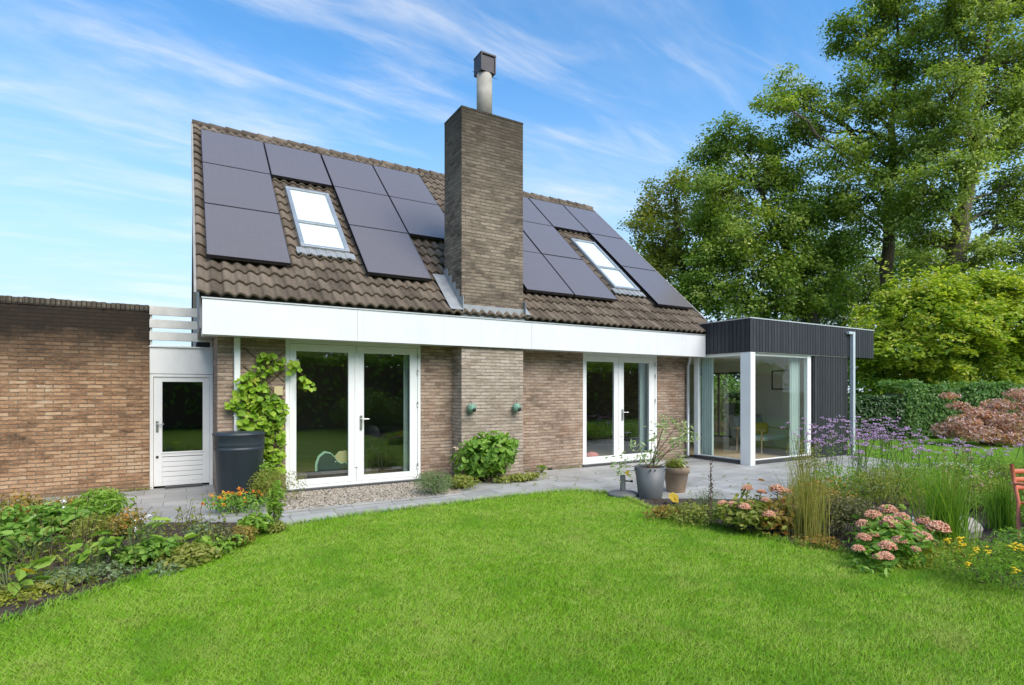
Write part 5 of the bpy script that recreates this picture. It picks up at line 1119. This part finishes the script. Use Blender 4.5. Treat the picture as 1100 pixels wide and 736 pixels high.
stonecrop('large salmon pink stonecrop in front of the tall green reeds', 960, 598, .62, .40, [(954, 547, 9, .4), (938, 553, 9, .3), (928, 563, 8, .1), (957, 561, 11, .0), (968, 555, 8, .2), (975, 563, 7, .2), (928, 577, 7, -.2), (939, 574, 5, -.1), (966, 580, 7, -.3), (953, 586, 8, -.4), (992, 559, 8, .2), (1007, 566, 11, .0), (990, 576, 9, -.2), (951, 597, 7, -.5), (943, 598, 5, -.5), (922, 589, 6, -.4), (980, 570, 6, 0), (983, 590, 5, -.4)], mat='perennial', n=800)
x, y = G(868, 580); reeds('straw_reeds', 'straw coloured reeds standing upright between the stonecrops', x, y, .92, 190, 'straw', .008, (.03, .35), .13, seeds=26)
x, y = G(1014, 590); reeds('green_reeds', 'tall dense green reeds right of the salmon pink stonecrop', x, y, .98, 420, 'reed', .010, (.05, .5), .16, seeds=10)
x, y = G(1076, 570); reeds('green_reeds', 'smaller clump of green reeds left of the red chair', x, y, .72, 240, 'reed', .010, (.03, .35), .10)
bed([
 ('p', 716, 556, .55, .16, 'autumn', 520, .06, 'low autumn tinted plant at the lawn corner below the grey pot', 'ground cover', dict(d=.4)),
 ('p', 744, 562, .55, .26, 'herb', 620, .06, 'yellow green low shrub right of the grey pot', 'shrub', dict(d=.5)),
 ('p', 760, 558, .36, .42, 'silver', 520, .05, 'upright silver grey lavender right of the terracotta pot', 'lavender', dict(asp=.16, up=.1)),
 ('p', 905, 576, .75, .46, 'olive', 1500, .055, 'dusky brown green shrub between the straw reeds and the salmon stonecrop', 'shrub', dict(d=.6)),
 ('p', 878, 556, .60, .55, 'autumn', 760, .07, 'yellow and rust leaved plant behind the straw coloured reeds', 'perennial', {}),
 ('p', 900, 545, .8, .62, 'fresh', 1000, .08, 'loose green perennial behind the dusky brown shrub', 'perennial', dict(asp=.35)),
 ('p', 942, 552, .9, .66, 'herb', 1300, .08, 'feathery green perennial behind the salmon pink stonecrop', 'perennial', dict(asp=.25)),
 ('p', 985, 545, .9, .62, 'fresh', 1100, .07, 'light green airy perennial left of the tall green reeds', 'perennial', dict(asp=.25)),
 ('p', 1052, 548, .8, .50, 'herb', 900, .07, 'yellow green plant mass behind the speckled boulder', 'perennial', dict(flowers=('fl_pink', 10, .03, .7))),
 ('p', 1040, 530, 1.0, .42, 'fresh', 900, .08, 'leafy green plants below the white bird dish', 'perennial', dict(flowers=('fl_pink', 8, .03, .6))),
 ('p', 1090, 560, .7, .36, 'perennial', 800, .08, 'leafy green growth under the red chair', 'perennial', dict(asp=.35)),
 ('p', 1000, 603, .9, .13, 'ygreen', 1100, .05, 'flat yellow green ground cover along the lawn edge under the reeds', 'ground cover', dict(d=.5)),
 ('p', 1035, 598, .8, .16, 'herb', 900, .055, 'low green ground cover in front of the speckled boulder', 'ground cover', dict(d=.5)),
 ('p', 1068, 630, .85, .36, 'fresh', 1500, .06, 'feathery green bush with yellow daisies in the right corner', 'daisies', dict(d=.7, asp=.2, flowers=('fl_yellow', 12, .032, .7))),
 ('p', 1100, 612, .6, .40, 'perennial', 900, .07, 'green bush cut by the right edge behind the yellow daisies', 'perennial', dict(asp=.3)),
 ('p', 885, 588, .40, .12, 'autumn', 320, .05, 'brown leaf litter clump on the soil under the dusky shrub', 'ground cover', {}),
 ('p', 1075, 522, 1.2, .55, 'fresh', 1100, .08, 'light green loose plants between the white bird dish and the red chair', 'perennial', dict(asp=.3)),
 ('p', 1095, 532, 1.0, .5, 'herb', 900, .075, 'yellow green loose plants directly behind the red chair', 'perennial', dict(asp=.3)),
 ('p', 1050, 512, 1.3, .5, 'perennial', 900, .085, 'green plants behind the brown wooden stake', 'perennial', dict(asp=.3)),
 ('p', 970, 532, 1.0, .6, 'fresh', 1000, .08, 'airy light green plants under the verbena left of the tall reeds', 'perennial', dict(asp=.25)),
 ('p', 1010, 520, 1.1, .5, 'fresh', 1000, .08, 'pale green plants around the left side of the white bird dish', 'perennial', dict(asp=.3)),
])
# yellow leaves fallen by the pot, a thin dark flower spike
for u, v, z, s_, lab in ((724, 535, .30, .16, 'upright golden yellow leaf in front of the terracotta pot'), (693, 550, .10, .13, 'golden yellow leaf lying at the lawn corner below the grey pot'), (674, 508, .42, .12, 'golden yellow leaf hanging over the parasol base')):
    p = at(u, v, 8.2 if u > 680 else 8.6); g = Geo(); g.leaves(np.array([p, (p[0] + .03, p[1], p[2] - .03)]), s_, up=.8, d=np.array([(.4, 0, -.6), (-.5, .2, -.5)]), asp=.8, broad=True); tag(build('fading_leaf', g, M['yleaf']), lab, 'leaf')
x, y = G(763, 562); t = thing('flower_spike', 'single tall thin dark flower spike in front of the terrace', 'plant', (x, y, 0)); g = Geo(); g.tube([(x, y, 0), (x + .01, y, .4), (x + .02, y + .01, .82)], [.006, .005, .003], 6); build('stem', g, M['stem_red'], t)
g = Geo(); zz = .3 + .52 * rng.random(90); g.bits(np.column_stack([x + .012 + rng.normal(size=90) * .012, y + rng.normal(size=90) * .012, zz]), .010); build('seed_heads', g, M['stem_brown'], t)

# verbena: tall wiry stems with small purple heads
def verbena(x, y, h, n, label, sx=.25, rot=0):
    t = thing('verbena', label, 'verbena', (x, y, 0), 'purple verbena in the right flower bed'); g = Geo(); f = Geo(); P = []
    for i in range(n):
        b = np.array((x + rng.normal() * sx * .5, y + rng.normal() * sx * .5, 0)); e = b + np.array((rng.normal() * .14, rng.normal() * .14, h * (.72 + .33 * rng.random())))
        m = (b + e) / 2 + rng.normal(size=3) * .03; g.tube([b, m, e], [.0045, .0035, .0025], 5, rng.random()); tips = [e]
        for j in range(2):
            a = b + (e - b) * (.62 + .12 * j); q = a + np.array((rng.normal() * .10, rng.normal() * .10, .13 + .1 * rng.random())); g.tube([a, (a + q) / 2 + (0, 0, -.01), q], [.003, .0025, .002], 4); tips.append(q)
        for q in tips: k = 12; f = Geo(); f.bits(q + rng.normal(size=(k, 3)) * (.024, .024, .009), .0105, flat=.7); build('flower_head', f, M['fl_verbena'], t)
        for j in range(9): P.append(b + (e - b) * rng.random() * .7 + rng.normal(size=3) * .02)
    build('stem', g, M['stem'], t); gg = Geo(); gg.leaves(np.array(P), .09, up=.5, asp=.18, droop=.3); build('foliage', gg, M['perennial'], t)
vb = [(878, 532, 'purple verbena nearest the black wall, before the pale downpipe'), (895, 522, 'purple verbena in front of the dark wall left of the pale downpipe'), (908, 540, 'purple verbena over the dusky shrub'), (924, 530, 'purple verbena right beside the pale downpipe'), (940, 520, 'purple verbena before the dark hedge'), (955, 535, 'purple verbena above the salmon pink stonecrop'),
      (972, 522, 'purple verbena before the right end of the dark hedge'), (990, 530, 'purple verbena left of the white bird dish'), (1010, 515, 'purple verbena behind the white bird dish'), (1040, 522, 'purple verbena in front of the red leaved maple'), (1070, 530, 'purple verbena left of the red chair back'), (1095, 520, 'purple verbena at the right edge beyond the red chair')]
for u, v, lab in vb: x, y = G(u, v); verbena(x, y, 1.2 if u < 980 else .85, 10 if u < 980 else 6, lab)
x, y = G(862, 533); reeds('dry_grass', 'airy dry beige grass left of the verbena in front of the garden room', x, y, .85, 120, 'straw', .004, (.1, .6), .2, seeds=24)

# greenery behind the photographer, mirrored in the glass
hedge('long dark hedge opposite the house, mirrored in the french doors', (-14, -7.5), (36, -7.5), 1.6, 3.4, 'fresh', 15000, .34)
def mirror_tree(x, y, s_, label):
    t = thing('garden_tree', label, 'tree', (x, y, 0), 'trees mirrored in the glass'); g = Geo(); g.tube([(x, y, -.1), (x + .2, y, 2.5), (x, y, 6 * s_)], [.25, .2, .06], 8); build('trunk', g, M['bark'], t)
    P, v = dome_points((x, y, 1.5), 6.5 * s_, 5 * s_, 8 * s_, 3600, 9, .3); g = Geo(); g.leaves(P, .42, up=.7, out=v * .6); build('crown', g, M['oak_light'], t); return t
mt = mirror_tree(-6, -12, 1.0, 'garden tree opposite the garage, mirrored in the side door')
for x, y, lab in ((3, -13, 'garden tree opposite the left french doors, mirrored in their left leaf'), (10, -12, 'garden tree opposite the pillar, mirrored in the left french doors'), (18, -13, 'garden tree opposite the right french doors'), (27, -12, 'garden tree mirrored at the far side of the right french doors')): dup(mt, (x, y, 0), x * 1.3, lab)
x, y = 6.8, -3.5; plant('garden_bush', 'bright green round bush on the lawn side, mirrored in the left french doors', 'bush', x, y, 2.2, 1.7, 'bush_mid', 2200, .16)
x, y = 13, -2.5; plant('garden_bush', 'dark bush beyond the lawn, mirrored in the right french doors', 'bush', x, y, 2.6, 1.9, 'laurel', 2200, .18)

# ================================================================== CAMERA, LIGHT, SKY
cam = bpy.data.cameras.new('camera'); co = bpy.data.objects.new('camera', cam); COL.objects.link(co); scene.camera = co
co.location = (0, 0, CAM_H); co.rotation_euler = (math.pi / 2, 0, -(math.pi / 2 - math.atan2(C_, S_))); cam.sensor_width = 36; cam.lens = F_PX / 1100 * 36; cam.shift_y = (HZ - 368) / 1100; cam.clip_start = .05; cam.clip_end = 3000
sd_ = Vector((.13, -.80, .78)).normalized(); elev = math.asin(sd_.z); azim = math.atan2(sd_.x, sd_.y)
sl = bpy.data.lights.new('sun', 'SUN'); so = bpy.data.objects.new('sun', sl); COL.objects.link(so); sl.energy = 2.15; sl.angle = R(45); sl.color = (1, .91, .79); so.rotation_euler = sd_.to_track_quat('Z', 'Y').to_euler(); so.location = (0, 0, 40)
w = bpy.data.worlds.new('World'); scene.world = w; w.use_nodes = True; t = w.node_tree; t.nodes.clear()
def N(typ, **kw):
    n = t.nodes.new(typ)
    for k, v in kw.items(): setattr(n, k, v)
    return n
sky = N('ShaderNodeTexSky', sky_type='NISHITA'); sky.sun_disc = False; sky.sun_elevation = elev; sky.sun_rotation = azim; sky.air_density = 1.0; sky.dust_density = .4; sky.ozone_density = 2.0
tc = N('ShaderNodeTexCoord'); sep = N('ShaderNodeSeparateXYZ'); t.links.new(tc.outputs['Generated'], sep.inputs[0])
def mth(op, a, b=0.0):
    n = N('ShaderNodeMath', operation=op)
    for i, v in enumerate((a, b)):
        if isinstance(v, (int, float)): n.inputs[i].default_value = v
        else: t.links.new(v, n.inputs[i])
    return n.outputs[0]
den = mth('ADD', mth('MAXIMUM', sep.outputs['Z'], 0.0), .18)
cmb = N('ShaderNodeCombineXYZ'); t.links.new(mth('DIVIDE', sep.outputs['X'], den), cmb.inputs[0]); t.links.new(mth('DIVIDE', sep.outputs['Y'], den), cmb.inputs[1])
def cloud(rot, sx, sy, scale, lo, hi, det=9, dist=.8, loc=(0, 0, 0)):
    m = N('ShaderNodeMapping'); m.inputs['Rotation'].default_value = (0, 0, R(rot)); m.inputs['Scale'].default_value = (sx, sy, 1); m.inputs['Location'].default_value = loc; t.links.new(cmb.outputs[0], m.inputs[0])
    n = N('ShaderNodeTexNoise'); n.inputs['Scale'].default_value = scale; n.inputs['Detail'].default_value = det; n.inputs['Roughness'].default_value = .6; n.inputs['Distortion'].default_value = dist; t.links.new(m.outputs[0], n.inputs['Vector'])
    r = N('ShaderNodeMapRange'); r.interpolation_type = 'SMOOTHSTEP'; r.inputs['From Min'].default_value = lo; r.inputs['From Max'].default_value = hi; t.links.new(n.outputs['Fac'], r.inputs['Value']); return r.outputs[0]
c1 = cloud(14, .45, 1.3, 1.5, .44, .80, 12, .45); c2 = cloud(-6, .8, 3.0, 2.6, .46, .84, 12, .6, loc=(3, 1, 0)); c3 = cloud(0, .5, .6, .8, .35, .75, 6, .3)
cl = mth('MULTIPLY', mth('ADD', mth('MULTIPLY', c1, .95), mth('MULTIPLY', c2, .6)), mth('ADD', mth('MULTIPLY', c3, .75), .35))
hzn = N('ShaderNodeMapRange'); hzn.interpolation_type = 'SMOOTHSTEP'; hzn.inputs['From Min'].default_value = .56; hzn.inputs['From Max'].default_value = 0.0; hzn.inputs['To Max'].default_value = .95; t.links.new(sep.outputs['Z'], hzn.inputs['Value'])
cl = mth('MINIMUM', mth('MULTIPLY', cl, 1.25), .92)
tint = N('ShaderNodeMix', data_type='RGBA', blend_type='MULTIPLY'); tint.inputs[0].default_value = 1; t.links.new(sky.outputs[0], tint.inputs[6]); tint.inputs[7].default_value = (.40, .74, .90, 1)
mix = N('ShaderNodeMix', data_type='RGBA'); t.links.new(cl, mix.inputs[0]); hm = N('ShaderNodeMix', data_type='RGBA'); t.links.new(hzn.outputs[0], hm.inputs[0]); t.links.new(tint.outputs[2], hm.inputs[6]); hm.inputs[7].default_value = (2.1, 2.6, 2.95, 1); t.links.new(hm.outputs[2], mix.inputs[6]); mix.inputs[7].default_value = (3.25, 3.27, 3.27, 1)
bg = N('ShaderNodeBackground'); bg.inputs['Strength'].default_value = .15; t.links.new(mix.outputs[2], bg.inputs[0]); ow = N('ShaderNodeOutputWorld'); t.links.new(bg.outputs[0], ow.inputs[0])
scene.view_settings.view_transform = 'Standard'; scene.view_settings.look = 'None'; scene.view_settings.exposure = 1.12; scene.view_settings.gamma = 1
scene.render.engine = 'CYCLES'; scene.cycles.max_bounces = 8; scene.cycles.transparent_max_bounces = 16; scene.cycles.sample_clamp_indirect = 6; scene.cycles.caustics_reflective = False; scene.cycles.caustics_refractive = False
